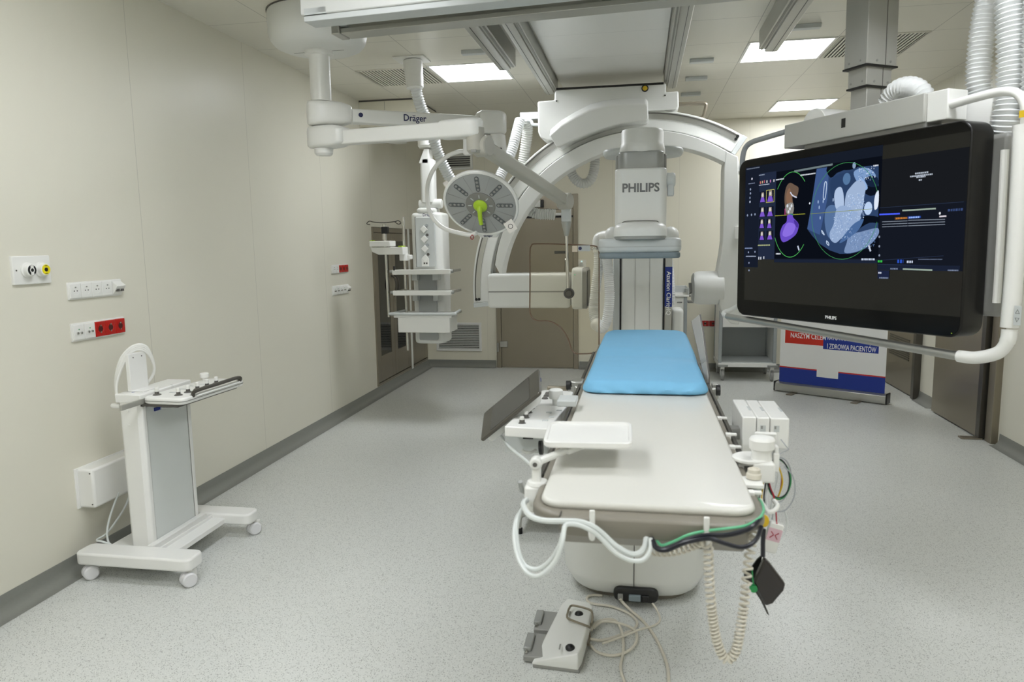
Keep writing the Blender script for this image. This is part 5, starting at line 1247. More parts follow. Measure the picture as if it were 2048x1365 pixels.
# ---------------------------------------------------------------- cables round the near end
def cable(name, pts, r, m, label, cat='cable', n=8, sm=8, group=None, dy=0):
    pts = [(p[0], p[1]+dy, p[2]) for p in pts]
    o = obj(name, MB().tube(smooth_path(pts, sm), r, n), m)
    return tag(o, label, cat, group)
cable('thick_cable', [(0.017,1.575,0.895), (0.014,1.56,0.879), (0.001,1.55,0.865), (-0.021,1.545,0.865), (-0.052,1.54,0.884), (-0.08,1.54,0.91), (-0.101,1.535,0.927), (-0.128,1.53,0.938), (-0.163,1.52,0.942), (-0.205,1.52,0.941), (-0.239,1.54,0.941), (-0.264,1.6,0.936), (-0.279,1.68,0.92), (-0.287,1.78,0.891)], .0068, CABW, 'thick white cable running along the table end to the left corner, upper of the pair')
cable('thick_cable', [(0.026,1.57,0.898), (0.025,1.555,0.877), (0.01,1.545,0.858), (-0.017,1.535,0.859), (-0.049,1.53,0.876), (-0.079,1.53,0.905), (-0.099,1.525,0.924), (-0.128,1.52,0.939), (-0.155,1.51,0.943), (-0.161,1.5,0.928), (-0.169,1.49,0.9), (-0.191,1.49,0.865), (-0.221,1.5,0.841), (-0.251,1.52,0.841), (-0.268,1.54,0.867), (-0.278,1.58,0.898), (-0.28,1.64,0.912), (-0.286,1.74,0.895)], .0052, CABW, 'white cable hanging in a large loop below the left table corner, inner of two', dy=-.012)
cable('thick_cable', [(-0.158,1.505,0.945), (-0.16,1.48,0.921), (-0.175,1.47,0.88), (-0.208,1.47,0.846), (-0.239,1.5,0.836), (-0.264,1.53,0.854), (-0.28,1.57,0.889), (-0.284,1.63,0.908), (-0.285,1.72,0.9)], .005, CABW, 'white cable hanging in a large loop below the left table corner, outer of two', dy=-.022)
cable('black_cable', [(0.028,1.57,0.897), (0.033,1.555,0.885), (0.051,1.545,0.882), (0.078,1.54,0.896), (0.109,1.535,0.914), (0.144,1.535,0.924), (0.183,1.54,0.925), (0.22,1.55,0.932), (0.246,1.57,0.939), (0.266,1.62,0.935)], .0055, NAVC, 'black cable along the right half of the table end, held by the hook', dy=-.008)
cable('black_cable', [(0.031,1.575,0.896), (0.039,1.56,0.883), (0.062,1.55,0.886), (0.099,1.54,0.909), (0.146,1.535,0.923), (0.177,1.535,0.915), (0.209,1.54,0.906), (0.232,1.55,0.907), (0.252,1.58,0.912), (0.27,1.64,0.913)], .005, NAVC, 'black cable sagging below the right table corner', dy=-.022)
cable('green_tube', [(0.036,1.58,0.891), (0.049,1.565,0.88), (0.073,1.56,0.891), (0.106,1.555,0.911), (0.142,1.553,0.923), (0.184,1.555,0.93), (0.227,1.565,0.935), (0.261,1.6,0.94), (0.284,1.68,0.929), (0.293,1.76,0.919), (0.296,1.83,0.904)], .0032, MINT, 'pale green tube running round the right table corner', 'tube')
# coiled cord
cp = [(0.032,1.6,0.85), (0.058,1.58,0.858), (0.09,1.56,0.874), (0.121,1.545,0.895), (0.138,1.53,0.909), (0.147,1.53,0.896), (0.149,1.53,0.857), (0.153,1.53,0.8), (0.159,1.53,0.743), (0.169,1.53,0.686), (0.184,1.53,0.647), (0.197,1.53,0.643), (0.211,1.53,0.666), (0.221,1.54,0.719), (0.23,1.56,0.768), (0.236,1.58,0.817), (0.244,1.6,0.855), (0.251,1.62,0.879), (0.263,1.66,0.89)]
base = resample(smooth_path(cp, 10), .0011)
hel, u = [], None
phase = 0
for i, p in enumerate(base):
    t = (base[min(i+1, len(base)-1)]-base[max(i-1, 0)]).normalized()
    if u is None: u = t.orthogonal().normalized()
    u = (u-t*u.dot(t)).normalized(); w = t.cross(u)
    f = i/len(base)
    pitch = .0084 if .40 < f < .74 else .0125 if f < .80 else .017
    phase += 2*PI*.0011/pitch
    rr = .0088 if f < .85 else .0095
    hel.append(p+rr*(u*math.cos(phase)+w*math.sin(phase)))
tag(obj('spiral_cable', MB().tube(hel, .0030, 6), OFFW), 'cream coiled cord drooping from the table end almost to the floor', 'cord')

# ---------------------------------------------------------------- patient leads at the right corner
def lead(pts, r, m, label, sm=7): return cable('lead_wire', pts, r, m, label, 'wire', 7, sm, 'patient lead wires at the right table corner')
lc = [(1535,925),]
lead([(0.356,2.02,0.936), (0.361,2,0.957), (0.379,2,0.957), (0.395,2,0.937), (0.403,2,0.902), (0.398,2,0.866), (0.38,2,0.85), (0.361,2,0.857), (0.349,2,0.883), (0.347,2,0.914)], .0020, NAVC, 'dark blue lead wire coiled in a ring at the right table corner')
lead([(0.359,2.04,0.933), (0.37,2.02,0.954), (0.391,2.02,0.943), (0.406,2.02,0.917), (0.41,2.02,0.884), (0.399,2.02,0.852), (0.381,2.02,0.838), (0.36,2.02,0.853), (0.348,2.02,0.884)], .0022, GREEN, 'green lead wire coiled in a ring at the right table corner')
lead([(0.373,2.03,0.939), (0.385,2.03,0.913), (0.391,2.03,0.884), (0.385,2.03,0.855), (0.377,2.03,0.833)], .0022, YELC, 'yellow lead wire curving down inside the ring of wires')
lead([(0.379,2.04,0.931), (0.389,2.04,0.902), (0.389,2.04,0.866), (0.378,2.03,0.836), (0.363,2.02,0.858), (0.352,2.01,0.889), (0.347,2,0.916)], .0020, REDC, 'dark red lead wire curving through the ring of wires')
lead([(0.384,1.98,0.944), (0.405,1.98,0.923), (0.414,1.98,0.888), (0.41,1.98,0.853), (0.393,1.98,0.824), (0.372,1.98,0.817), (0.358,1.98,0.819)], .0019, GREYC, 'thin grey wire in the widest loop at the right table corner')
for k, (m, nm) in enumerate(((GREEN, 'green'), (YELC, 'yellow'), (NAVC, 'dark blue'), (CABW, 'white'))):
    lead([(q[0]+.006*k, q[1], q[2]) for q in ((0.336,2.03,0.896), (0.328,2,0.877), (0.321,1.97,0.859), (0.321,1.95,0.838))], .0021, m, nm+' lead wire hanging straight down beside the table corner')
lead([(0.367,2.05,0.934), (0.38,2.05,0.949), (0.402,2.05,0.94), (0.416,2.05,0.908), (0.415,2.05,0.864), (0.396,2.04,0.83), (0.371,2.02,0.822), (0.361,2,0.786)], .0018, GREYC, 'grey lead wire running outside the green ring and down')
lead([(0.374,2.06,0.946), (0.383,2.06,0.91), (0.378,2.05,0.87), (0.365,2.03,0.832), (0.355,2,0.8), (0.348,1.97,0.783)], .0019, CABW, 'white lead wire falling straight through the ring of wires')
lead([(0.358,1.99,0.868), (0.364,1.98,0.843), (0.366,1.97,0.812), (0.367,1.96,0.776)], .0020, REDC, 'red lead wire dropping to the small white pulse device')
lead([(0.39,1.99,0.82), (0.398,1.99,0.792), (0.392,1.98,0.756), (0.373,1.97,0.733), (0.357,1.96,0.725)], .0018, CABW, 'white wire looping behind the small white pulse device')
lead([(0.434,2.3,0.933), (0.43,2.2,0.94), (0.427,2.15,0.944), (0.403,2.1,0.95), (0.38,2.05,0.954)], .0016, GREYC, 'grey wire leading from the electronics box to the ring of wires')
c = (0.366,2,0.95)
ct = thing('wire_comb', c, 'white clip holding the ring of coloured lead wires', 'clip')
obj('clip_body', MB().cbox(c, (.016, .02, .055)), WHITE, ct, .004)
c = (0.359,2.02,0.97)
obj('wire_loop', MB().tube(smooth_path([(c[0], c[1], c[2]+.02), (c[0]+.006, c[1], c[2]+.005), (c[0]+.004, c[1], c[2]-.02)], 5), .002, 6), GREYM, ct)
c = (0.357,1.96,0.752)
pm_ = thing('pulse_device', c, 'small white device with a pink label hanging under the right table corner', 'medical device')
PMt = frame(c, (1, 0, -.25), (.25, 0, 1))
obj('body', MB(PMt).pillow(rrect(.038, .085, .006, 4), -.009, .009, .004), WHITE, pm_)
lb_ = obj('pink_label', MB(PMt).prism(rrect(.036, .036, .003, 3, 0, .010), -.010, .0096), mat('pink_label', 'd9b6c0', .5), pm_)
obj('label_print', MB(PMt).tube([(-.010, .018, .0098), (-.002, .010, .0098), (-.010, 0, .0098)], .0014, 5).tube([(.010, .018, .0098), (.002, .010, .0098), (.010, 0, .0098)], .0014, 5), REDC, lb_)
obj('red_plug', MB().cyl((0.367,1.955,0.773), (0.365,1.955,0.795), .004, .0025), REDC, pm_)
c = (0.306,1.8,0.859)
tag(obj('yellow_tag', MB().pillow([(c[0]+.012*math.cos(2*PI*k/14), c[2]+.016*math.sin(2*PI*k/14)) for k in range(14)], 0, .006, .002, frame((0, c[1], 0), (1, 0, 0), (0, 0, 1))), YELC), 'yellow tab on the wires at the right table corner', 'tag')
ch = V((0.295,1.86,0.877))
tag(obj('chain_links', MB().tube(smooth_path([(0.31,1.9,0.877), (0.318,1.88,0.868), (0.325,1.86,0.86), (0.342,1.87,0.86), (0.355,1.9,0.863), (0.352,1.93,0.865)], 4), .006, 8), WHITE), 'white plastic tubing knot under the right table corner', 'tubing')
# dark pouch hanging on its strap
pc = thing('dark_pouch', (0.332,1.92,0.718), 'dark translucent pouch hanging open by a strap below the right table corner', 'pouch')
PF = frame((0.332,1.92,0.715), (.62, 0, -.78), (-.78, 0, -.62))
PF = PF
w_, h_ = .088, .135
pr = [(0.328,1.92,0.715), (0.343,1.9,0.7), (0.368,1.9,0.667), (0.383,1.9,0.647), (0.379,1.9,0.629), (0.364,1.9,0.608), (0.353,1.91,0.591), (0.334,1.93,0.582), (0.32,1.95,0.611), (0.302,1.95,0.646)]
obj('front_pocket', MB().prism([(p[0], p[2]) for p in pr], -.004, .022, frame((0, 1.92, 0), (1, 0, 0), (0, 0, 1))), mat('dark_vinyl', '2b2624', .22), pc, .006, 3)
pr = [(0.331,1.96,0.703), (0.317,1.97,0.688), (0.303,1.98,0.664), (0.285,1.98,0.652), (0.284,1.98,0.63), (0.303,1.97,0.622), (0.318,1.96,0.62)]
obj('back_flap', MB().prism([(p[0], p[2]) for p in pr], -.003, .003, frame((0, 1.955, 0), (1, 0, 0), (0, 0, 1))), mat('black_vinyl', '111111', .3), pc)
pr = [(0.312,1.96,0.627), (0.326,1.96,0.599), (0.343,1.96,0.557), (0.355,1.96,0.527), (0.349,1.96,0.531), (0.33,1.96,0.57), (0.31,1.96,0.601)]
obj('hanging_strip', MB().prism([(p[0], p[2]) for p in pr], -.002, .002, frame((0, 1.96, 0), (1, 0, 0), (0, 0, 1))), mat('smoke_vinyl', '3a3836', .3), pc)
obj('strap', MB().tube([(0.323,1.9,0.796), (0.323,1.905,0.759), (0.325,1.91,0.718)], .006, 8), NAVC, pc)
gl = (0.301,1.9,0.633)
obj('green_toggle', MB().cyl((gl[0], gl[1], gl[2]), (gl[0], gl[1]-.01, gl[2]), .010).tube([(0.297,1.9,0.683), (0.299,1.9,0.658), (0.302,1.9,0.638)], .002, 6), GREEN, pc)

# ---------------------------------------------------------------- floor: pedal unit, cables, step
fp = thing('foot_pedal', (-.31, 2.66, 0), 'white two-pedal foot switch with grey pedals on the floor before the table', 'foot switch')
bpz = [(-0.385,2.448,0.02), (-0.213,2.436,0.02), (-0.202,2.479,0.02), (-0.18,2.789,0.02), (-0.197,2.831,0.02), (-0.292,2.863,0.02), (-0.318,2.834,0.02)]
bs = [(p[0], p[1]) for p in bpz]
obj('base_plate', MB().prism([(p[0]+.004, p[1]) for p in bs], .0, .014), GREYM, fp, .003)
zf = lambda x: .022+0.052*min(1, max(0, (x+.375)/.09))
rg = [[(x, y, .012) for x, y in bs], [(x, y, zf(x)*.72) for x, y in bs]]
cx_, cy_ = sum(p[0] for p in bs)/7, sum(p[1] for p in bs)/7
rg += [[(cx_+(x-cx_)*.955, cy_+(y-cy_)*.97, zf(x)) for x, y in bs]]
obj('body', MB().loft(rg), EQUIP, fp, .008, 3)
for q, nm in (((-0.234,2.73,0.073), 'far'), ((-0.246,2.483,0.073), 'near')):
    obj('black_button', MB().sphere((q[0], q[1], .070), .018, 18, (1, 1, .7)), BLACK, fp)
    obj('slot_mark', MB().box((q[0]-.04, q[1]-.022, .0732), (q[0]-.034, q[1]+.012, .0748)), GREYM, fp)
for a, b, c, d in (((-0.41,2.668,0.02), (-0.328,2.655,0.03), (-0.321,2.802,0.03), (-0.414,2.824,0.02)), ((-0.421,2.475,0.02), (-0.335,2.465,0.03), (-0.329,2.626,0.03), (-0.425,2.644,0.02))):
    pdv = MB(); lo = [(p[0], p[1], .006) for p in (a, b, c, d)]; hi_ = [(a[0], a[1], .026), (b[0], b[1], .034), (c[0], c[1], .034), (d[0], d[1], .026)]
    pdv.loft([lo, hi_])
    pe = obj('pedal', pdv, GREYM, fp, .004)
    y0, y1 = a[1], d[1]; x = (a[0]+d[0])/2
    obj('toe_ridge', MB().box((x-.002, y0+.03, .026), (x+.028, y1-.03, .044)), BAND, pe, .004)
    obj('pivot_pin', MB().cyl((x+.012, y0+.012, .030), (x+.012, y0+.032, .030), .006), CHROME, pe)
obj('wire_guard', MB().tube(smooth_path([(-0.278,2.686,0.085), (-0.274,2.733,0.09), (-0.26,2.756,0.092), (-0.198,2.736,0.092), (-0.181,2.72,0.085), (-0.18,2.696,0.06), (-0.191,2.691,0.03), (-0.185,2.654,0.02), (-0.189,2.599,0.02)], 5), .0045, 8).tube(smooth_path([(-0.278,2.686,0.085), (-0.267,2.66,0.085), (-0.198,2.63,0.08), (-0.183,2.635,0.07)], 5), .0045, 8), STEEL, fp)
cable('floor_cable', [(-0.184,2.639,0.02), (-0.136,2.66,0.008), (-0.074,2.703,0.008), (-0.02,2.756,0.008), (-0.004,2.817,0.008), (-0.038,2.881,0.008), (-0.108,2.93,0.008), (-0.183,2.941,0.008), (-0.214,2.959,0.008), (-0.221,2.994,0.008), (-0.197,3.02,0.008), (-0.155,3.022,0.008)],   .0055, OFFW, 'cream cable from the foot switch looping back under the pedestal')
cable('floor_cable', [(-0.185,2.709,0.016), (-0.172,2.765,0.016), (-0.134,2.803,0.016), (-0.093,2.801,0.016), (-0.065,2.727,0.016), (-0.054,2.605,0.008), (-0.062,2.488,0.008), (-0.047,2.407,0.008), (-0.021,2.302,0.008)], .0055, OFFW, 'cream cable leaving the floor coil towards the bottom picture edge')
cable('floor_cable', [(-0.184,2.621,0.008), (-0.151,2.573,0.008), (-0.094,2.558,0.008), (-0.04,2.594,0.008), (-0.007,2.651,0.016), (-0.012,2.734,0.017), (-0.072,2.77,0.022), (-0.142,2.775,0.022), (-0.178,2.733,0.012)], .0055, OFFW, 'cream cable coiled flat on the floor beside the foot switch')
cable('floor_cable', [(-0.076,2.925,0.049), (-0.064,2.929,0.03), (-0.03,2.9,0.012), (0.024,2.825,0.006), (0.07,2.705,0.006), (0.1,2.571,0.006), (0.109,2.47,0.006), (0.102,2.323,0.006)], .006, OFFW, 'cream cable from the pedestal socket running towards the camera')
cable('floor_cable', [(0.059,2.925,0.039), (0.078,2.901,0.02), (0.089,2.851,0.008), (0.064,2.8,0.008), (0.008,2.732,0.024), (-0.04,2.687,0.024), (-0.097,2.65,0.017), (-0.134,2.62,0.017)], .0042, OFFW, 'thin cream cable from the right pedestal socket to the floor coil')
so = thing('step_stool', (-.5, 3.8, 0), 'low metal step with black striped tread left of the pedestal', 'step')
x0, x1, y0, y1, zt = -.645, -.372, 3.66, 3.96, .122
tp_ = obj('tread', MB().box((x0, y0, zt-.02), (x1, y1, zt)), ALU, so, .004)
for k in range(5): obj('grip_strip', MB().box((x0+.03+.05*k, y0+.01, zt-.001), (x0+.055+.05*k, y1-.01, zt+.002)), RUBBER, tp_)
for x, y in ((x0+.012, y0+.012), (x0+.012, y1-.012), (x1-.012, y0+.012), (x1-.012, y1-.012)):
    lg = obj('leg', MB().tube(smooth_path([(x+(.03 if x < -.5 else -.03), y, zt-.012), (x+(.006 if x < -.5 else -.006), y, zt-.03), (x, y, .06), (x, y, .0)], 5), .011, 10), CHROME, so)
    obj('rubber_foot', MB().cyl((x, y, 0), (x, y, .03), .015), RUBBER, lg)

# ---------------------------------------------------------------- rolling control stand by the left wall
ct = thing('control_stand', (-2.35, 3.15, 0), 'white rolling stand with a tilted control tray beside the left wall', 'stand')
obj('front_foot', MB().prism(rrect(.60, .125, .035, 5, -2.325, 2.885), .078, .138), GLOSSW, ct, .010, 3)
obj('rear_foot', MB().prism(rrect(.57, .115, .035, 5, -2.335, 3.44), .078, .138), GLOSSW, ct, .010, 3)
bp_ = obj('base_plate', MB().box((-2.56, 2.93, .085), (-2.19, 3.40, .112)), GLOSSW, ct, .003)
obj('step_block', MB().box((-2.22, 2.945, .10), (-2.10, 2.985, .128)).box((-2.24, 3.35, .10), (-2.12, 3.385, .128)), GLOSSW, bp_, .003) if False else None
obj('ridge', MB().box((-2.33, 2.95, .11), (-2.295, 3.385, .138)), GLOSSW, bp_, .003)
obj('ridge', MB().box((-2.27, 2.95, .11), (-2.262, 3.385, .128)), GLOSSW, bp_, .002)
ca = None
for x, y, n in ((-2.585, 2.862, 0), (-2.07, 2.862, 1), (-2.09, 3.475, 2), (-2.58, 3.475, 3)):
    c = obj('caster', MB().cyl((x-.004, y+.005, .034), (x+.018, y-.010, .034), .034, rim=.006).cyl((x+.022, y-.012, .034), (x+.040, y-.026, .034), .034, rim=.006), mat('caster_white_%d' % n, 'dcdcde', .4), ct)
    obj('caster_fork', MB().cyl((x+.02, y, .05), (x+.02, y, .082), .012).box((x+.005, y-.005, .035), (x+.036, y+.035, .07)), WHITE, c, .006)
col = obj('column', MB().prism([(-2.45+.02, 2.98), (-2.345, 2.98), (-2.325, 2.995), (-2.325, 3.02), (-2.335, 3.02), (-2.335, 3.335), (-2.325, 3.335), (-2.325, 3.36), (-2.45, 3.36), (-2.45, 3.0)], .112, .85), GLOSSW, ct, .006)
obj('grey_panel', MB().box((-2.34, 3.022, .12), (-2.331, 3.333, .80)), mat('silver_grey_panel', 'd4d8d6', .4), col)
obj('panel_gap', MB().box((-2.336, 3.0185, .12), (-2.3285, 3.0225, .80)).box((-2.336, 3.333, .12), (-2.3285, 3.3355, .80)), GREYM, col)
for z in (.79, .72): obj('screw_cap', MB().cyl((-2.395, 2.981, z), (-2.395, 2.976, z), .006), WHITE, col)
tp = obj('top_box', MB().box((-2.455, 2.975, .83), (-2.318, 3.37, .872)), GLOSSW, ct, .006, 3)
obj('dark_gap', MB().box((-2.36, 2.99, .812), (-2.316, 3.365, .832)), BLACK, tp)
bk = obj('cable_bracket', MB().box((-2.425, 3.03, .872), (-2.405, 3.155, 1.055)).box((-2.425, 3.03, .872), (-2.345, 3.155, .878)), GLOSSW, ct, .003)
for y in (3.06, 3.12): obj('screw', MB().cyl((-2.406, y, 1.035), (-2.4035, y, 1.035), .003), BLACK, bk)
for nm, c2, q in (('red', REDP, (-2.36, 3.06)), ('blue', NAVY, (-2.395, 3.03))):
    obj('small_mark', MB().cyl((q[0], q[1], .871), (q[0], q[1], .8728), .008), mat('faded_'+nm, 'c98a84' if nm == 'red' else '8f93b4', .5), tp)
TM = Matrix.Translation((-2.33, 2.96, .845)) @ Matrix.Rotation(R(-3), 4, 'Z')
tray = obj('control_tray', MB(TM).pillow(rrect(.225, .50, .035, 6, .125, .27), -.018, .016, .010), GLOSSW, ct)
obj('tray_seam', MB(TM).prism(rrect(.228, .503, .036, 6, .125, .27), -.0035, .0), GREYM, tray)
obj('under_plate', MB(TM).box((.0, .03, -.032), (.20, .50, -.018)), GREYD, tray, .003)  # dark plate below the tray
for u, v in ((.055, .075), (.165, .085), (.165, .155), (.165, .225), (.165, .30), (.165, .375)):
    k = obj('knob_skirt', MB(TM).lathe([(0, .016), (.020, .016), (.017, .020), (.010, .022), (.009, .034), (0, .036)], Matrix.Translation((u, v, 0)), 18), GREYD, tray)
    obj('knob_cap', MB(TM).lathe([(.006, .030), (.0095, .033), (.0095, .050), (.007, .053), (0, .053)], Matrix.Translation((u, v, 0)), 16), WHITE, k)
obj('big_knob', MB(TM).lathe([(0, .016), (.012, .016), (.012, .03), (.022, .034), (.023, .055), (.018, .058), (0, .058)], Matrix.Translation((.05, .44, 0)), 22), WHITE, tray)
for u, v in ((.09, .14), (.09, .22), (.07, .30), (.10, .35)): obj('button_row', MB(TM).cbox((u, v, .0165), (.03, .012, .003)), EQUIPG, tray, .001)
gd = obj('guard_bar', MB(TM).tube(smooth_path([(.20, .10, .004), (.232, .10, .012), (.236, .115, .032), (.236, .30, .034), (.236, .46, .034), (.232, .478, .016), (.21, .478, .006)], 5), .0095, 8), STEELD, ct)
obj('white_rod', MB(TM).tube([(.236, .12, .008), (.236, .47, .008)], .006, 8), WHITE, gd)
obj('clamp_rail', MB().box((-2.325, 2.84, .826), (-2.312, 3.34, .852)), ALUP, ct, .002)
cbl = obj('tray_cable', MB().tube(smooth_path([(-2.33, 3.12, .775), (-2.29, 3.17, .768), (-2.25, 3.25, .78), (-2.22, 3.31, .82)], 6), .004, 8), CABW, ct)
obj('cable_plug', MB().box((-2.332, 3.08, .768), (-2.325, 3.13, .785)), NAVY, cbl)
cl = []
for k in range(4):
    o_ = k*.008; pts = [(-2.47-o_*.4, 3.02+o_, .80), (-2.485-o_, 3.03+o_, .90), (-2.46-o_*.6, 3.06, 1.0+o_), (-2.43, 3.10, 1.062+o_), (-2.40+o_*.2, 3.15, 1.05+o_), (-2.40, 3.20, .97), (-2.43, 3.20, .90), (-2.47, 3.12+o_, .84-o_)]
    cl.append(pts)
cw = MB()
path = []
for p in cl: path += p
cw.tube(smooth_path(path, 5), .0065, 8)
tag(obj('coiled_cable', cw, WHITE), 'white cable coiled over the bracket on top of the rolling stand', 'cable')
obj('side_knob', MB().pillow(rrect(.05, .03, .012, 4, -2.47, 3.0), .80, .822, .008), WHITE, ct)
cable('wall_cable', [(-2.60, 3.12, .33), (-2.605, 3.06, .24), (-2.60, 3.02, .17), (-2.57, 2.985, .128), (-2.53, 2.965, .12), (-2.48, 2.966, .12), (-2.445, 2.968, .12)], .005, CABW, 'white cable curving from the wall box down to the foot of the rolling stand')
cable('wall_cable', [(-2.60, 3.22, .32), (-2.61, 3.16, .23), (-2.615, 3.04, .152), (-2.61, 2.96, .146), (-2.57, 2.945, .1455), (-2.53, 2.955, .129)], .005, CABW, 'thin white cable lying along the wall edge of the stand foot')

wb = thing('wall_cable_box', (XL, 3.12, .40), 'white rectangular cable box screwed low on the left wall behind the stand', 'box')
bx_ = obj('box', MB().box((XL-.002, 2.96, .305), (-2.60, 3.28, .50)), GLOSSW, wb, .012, 3)
obj('wall_flange', MB().box((XL-.002, 2.945, .302), (XL+.006, 3.30, .503)), GLOSSW, wb, .002)
for z in (.325, .48): obj('screw', MB().cyl((-2.615, 2.962, z), (-2.615, 2.9575, z), .0035), GREYD, wb)

# ---------------------------------------------------------------- outlets on the left wall
WL = lambda y, z: frame((XL, y, z), (0, 1, 0), (0, 0, 1))             # local x along the wall, y up, z out of the wall
gp = thing('gas_outlet_plate', (XL, 2.813, 1.468), 'white wall plate with a black and a yellow gas outlet at the left picture edge', 'wall outlet')
pl = obj('plate', MB(WL(2.813, 1.468)).pillow(rrect(.205, .126, .005, 3), 0, .013, .004, both=False), WHITE, gp)
for dx, m, nm in ((-.03, HOLE, 'black'), (.047, YELL, 'yellow')):
    F = WL(2.813+dx, 1.468)
    o_ = obj('gas_outlet', MB(F).lathe([(0, .012), (.034, .012), (.034, .018), (.028, .021), (.027, .038), (.024, .040), (0, .040)], None, 30), WHITE, gp, label='%s-ringed gas outlet' % nm)
    obj('colour_ring', MB(F).lathe([(.010, .040), (.0225, .040), (.0225, .0413), (.010, .0413)], None, 28), m, o_)
    if nm == 'black':
        for s in (1, -1): obj('white_mark', MB(F).cbox((0, s*.016, .0416), (.016, .011, .001)), WHITE, o_)
        obj('inner_ring', MB(F).lathe([(.008, .0402), (.0125, .0402), (.0125, .042), (.008, .042)], None, 20), WHITE, o_)
    else:
        for s in (1, -1): obj('print_mark', MB(F).cbox((0, s*.017, .0416), (.014, .003, .001)), INKB, o_)
    obj('centre_hole', MB(F).cyl((0, 0, .0395), (0, 0, .0418), .0085), HOLE, o_)
for dx in (-.085, .085): obj('screw', MB(WL(2.813+dx, 1.468)).cyl((0, 0, .012), (0, 0, .0145), .0035), GREYD, gp)

def strip(y0, y1, z0, z1, kinds, label, M=WL, tilt=True, s=1.0):
    yc, zc = (y0+y1)/2, (z0+z1)/2
    t = thing('socket_strip', tuple(M(yc, zc).translation), label, 'wall sockets', 'socket strips on the walls')
    w, h = y1-y0, z1-z0
    obj('back_plate', MB(M(yc, zc)).pillow(rrect(w, h, .004, 3), 0, .009, .003, both=False), WHITE, t)
    n = len(kinds); cw_ = w*.985/n
    for k, kd in enumerate(kinds):
        F = M(yc, zc) @ Matrix.Translation((-w/2+w*.0075+cw_*(k+.5), 0, .009))
        red = kd == 'r'
        if kd == 'n':
            b = obj('network_socket', MB(F).prism([(-h*.42, 0), (h*.40, 0), (h*.12, .032), (-h*.34, .008)], -cw_*.46, cw_*.46, Matrix(((0, 0, 1, 0), (1, 0, 0, 0), (0, 1, 0, 0), (0, 0, 0, 1)))), WHITE, t, .002)
            for s_ in (-1, 1): obj('port', MB(F).cbox((s_*cw_*.22, -h*.16, .018), (cw_*.24, .012, .012)), GREYD, b)
            obj('port_numbers', MB(F).box((-cw_*.36, h*.30, .0005), (cw_*.36, h*.36, .0032)), GREYM, b) if False else None
            continue
        b = obj('socket', MB(F).pillow(rrect(cw_*.965, h*.84, .003, 3), 0, .006, .0025, both=False), REDS if red else WHITE, t)
        if kd in 'wr':
            obj('socket_well', MB(F).lathe([(.0215, .0055), (.0225, .007), (.0205, .0072), (.0195, .0062), (.0185, .0058), (0, .0058)], None, 24), REDS if red else WHITE, b)
            for s_ in (-1, 1): obj('pin_hole', MB(F).cyl((s_*.009, 0, .005), (s_*.009, 0, .0066), .003), HOLE if not red else BLACK, b)
            if red:
                obj('earth_clip', MB(F).cbox((0, -.015, .007), (.006, .008, .003)).cbox((0, .016, .007), (.006, .007, .003)), CHROME, b) if False else None
                for s_ in (-1, 1): obj('earth_clip', MB(F).cbox((0, s_*.0165, .0072), (.007, .008, .003)), CHROME, b)
                obj('shutter', MB(F).cyl((0, 0, .0056), (0, 0, .0062), .016), mat('dark_red', '4a0808', .4), b)
            else: obj('earth_clip', MB(F).cbox((0, .017, .0072), (.007, .006, .003)), GREYM, b)
        else:                                                     # equipotential bonding pins
            for s_ in (-1, 1): obj('bonding_pin', MB(F).cyl((s_*.0115, -.004, .005), (s_*.0115, -.004, .012), .0055), CHROME, b)
            obj('earth_mark', MB(F).cyl((0, .013, .005), (0, .013, .0066), .0035), GREEN, b)
    return t
strip(3.012, 3.372, 1.316, 1.400, 'wwwwn', 'strip of four white sockets and a network port, above the red-socket strip by the stand')
strip(3.010, 3.370, 1.114, 1.203, 'ppwrr'.replace('w', 'r'), 'wall strip with three red sockets, just above the rolling stand')
strip(6.012, 6.365, 1.313, 1.390, 'wwrrr', 'far wall strip with three red sockets, nearest the steel cabinet')
strip(6.005, 6.365, 1.120, 1.205, 'ppppn', 'far all-white strip below the red-socket strip near the steel cabinet')
WBk = lambda x, z: frame((x, YB, z), (1, 0, 0), (0, 0, 1))
strip(.62, .99, .532, .612, 'rrrr', 'strip of red sockets low on the back wall beside the trolley', WBk)
ot = thing('wall_switch_plate', (-.714, YB, 1.287), 'small white switch plate on the back wall right of the steel door', 'switch')
pl = obj('plate', MB(WBk(-.714, 1.287)).pillow(rrect(.105, .125, .006, 3), 0, .012, .004, both=False), WHITE, ot)
obj('sensor_dome', MB(WBk(-.714, 1.287)).lathe([(0, .010), (.028, .010), (.026, .016), (.018, .02), (0, .021)], None, 20), EQUIPG, ot)
obj('status_light', MB(WBk(-.714, 1.287)).cyl((0, .04, .011), (0, .04, .0135), .010), mat('pale_blue_light', 'd4f0f4', .3, emit='c8f4ff', estr=.6), ot)

# ---------------------------------------------------------------- far right: trolleys and banner
tr = thing('equipment_trolley', (1.17, 8.48, 0), 'white equipment trolley with an open lower bay and casters behind the screen', 'trolley')
x0, x1, y0, y1 = .875, 1.455, 8.25, 8.74
ZB, ZT = .155, 1.06
for x in (x0, x1):
    for y in (y0, y1): obj('post', MB().box((x-.018, y-.018, ZB), (x+.018, y+.018, ZT)), mat('trolley_grey_%.1f_%.1f' % (x, y), 'a0a6a7', .4), tr, .004)
b = obj('bottom_tray', MB().box((x0-.02, y0-.025, ZB), (x1+.02, y1+.02, ZB+.045)), GLOSSW, tr, .004)
obj('bay_floor', MB().box((x0, y0, ZB+.045), (x1, y1, ZB+.055)), EQUIPG, tr)
obj('back_panel', MB().box((x0, y1-.005, ZB+.05), (x1, y1+.01, ZT)), mat('trolley_back_grey', 'a6abac', .4), tr)
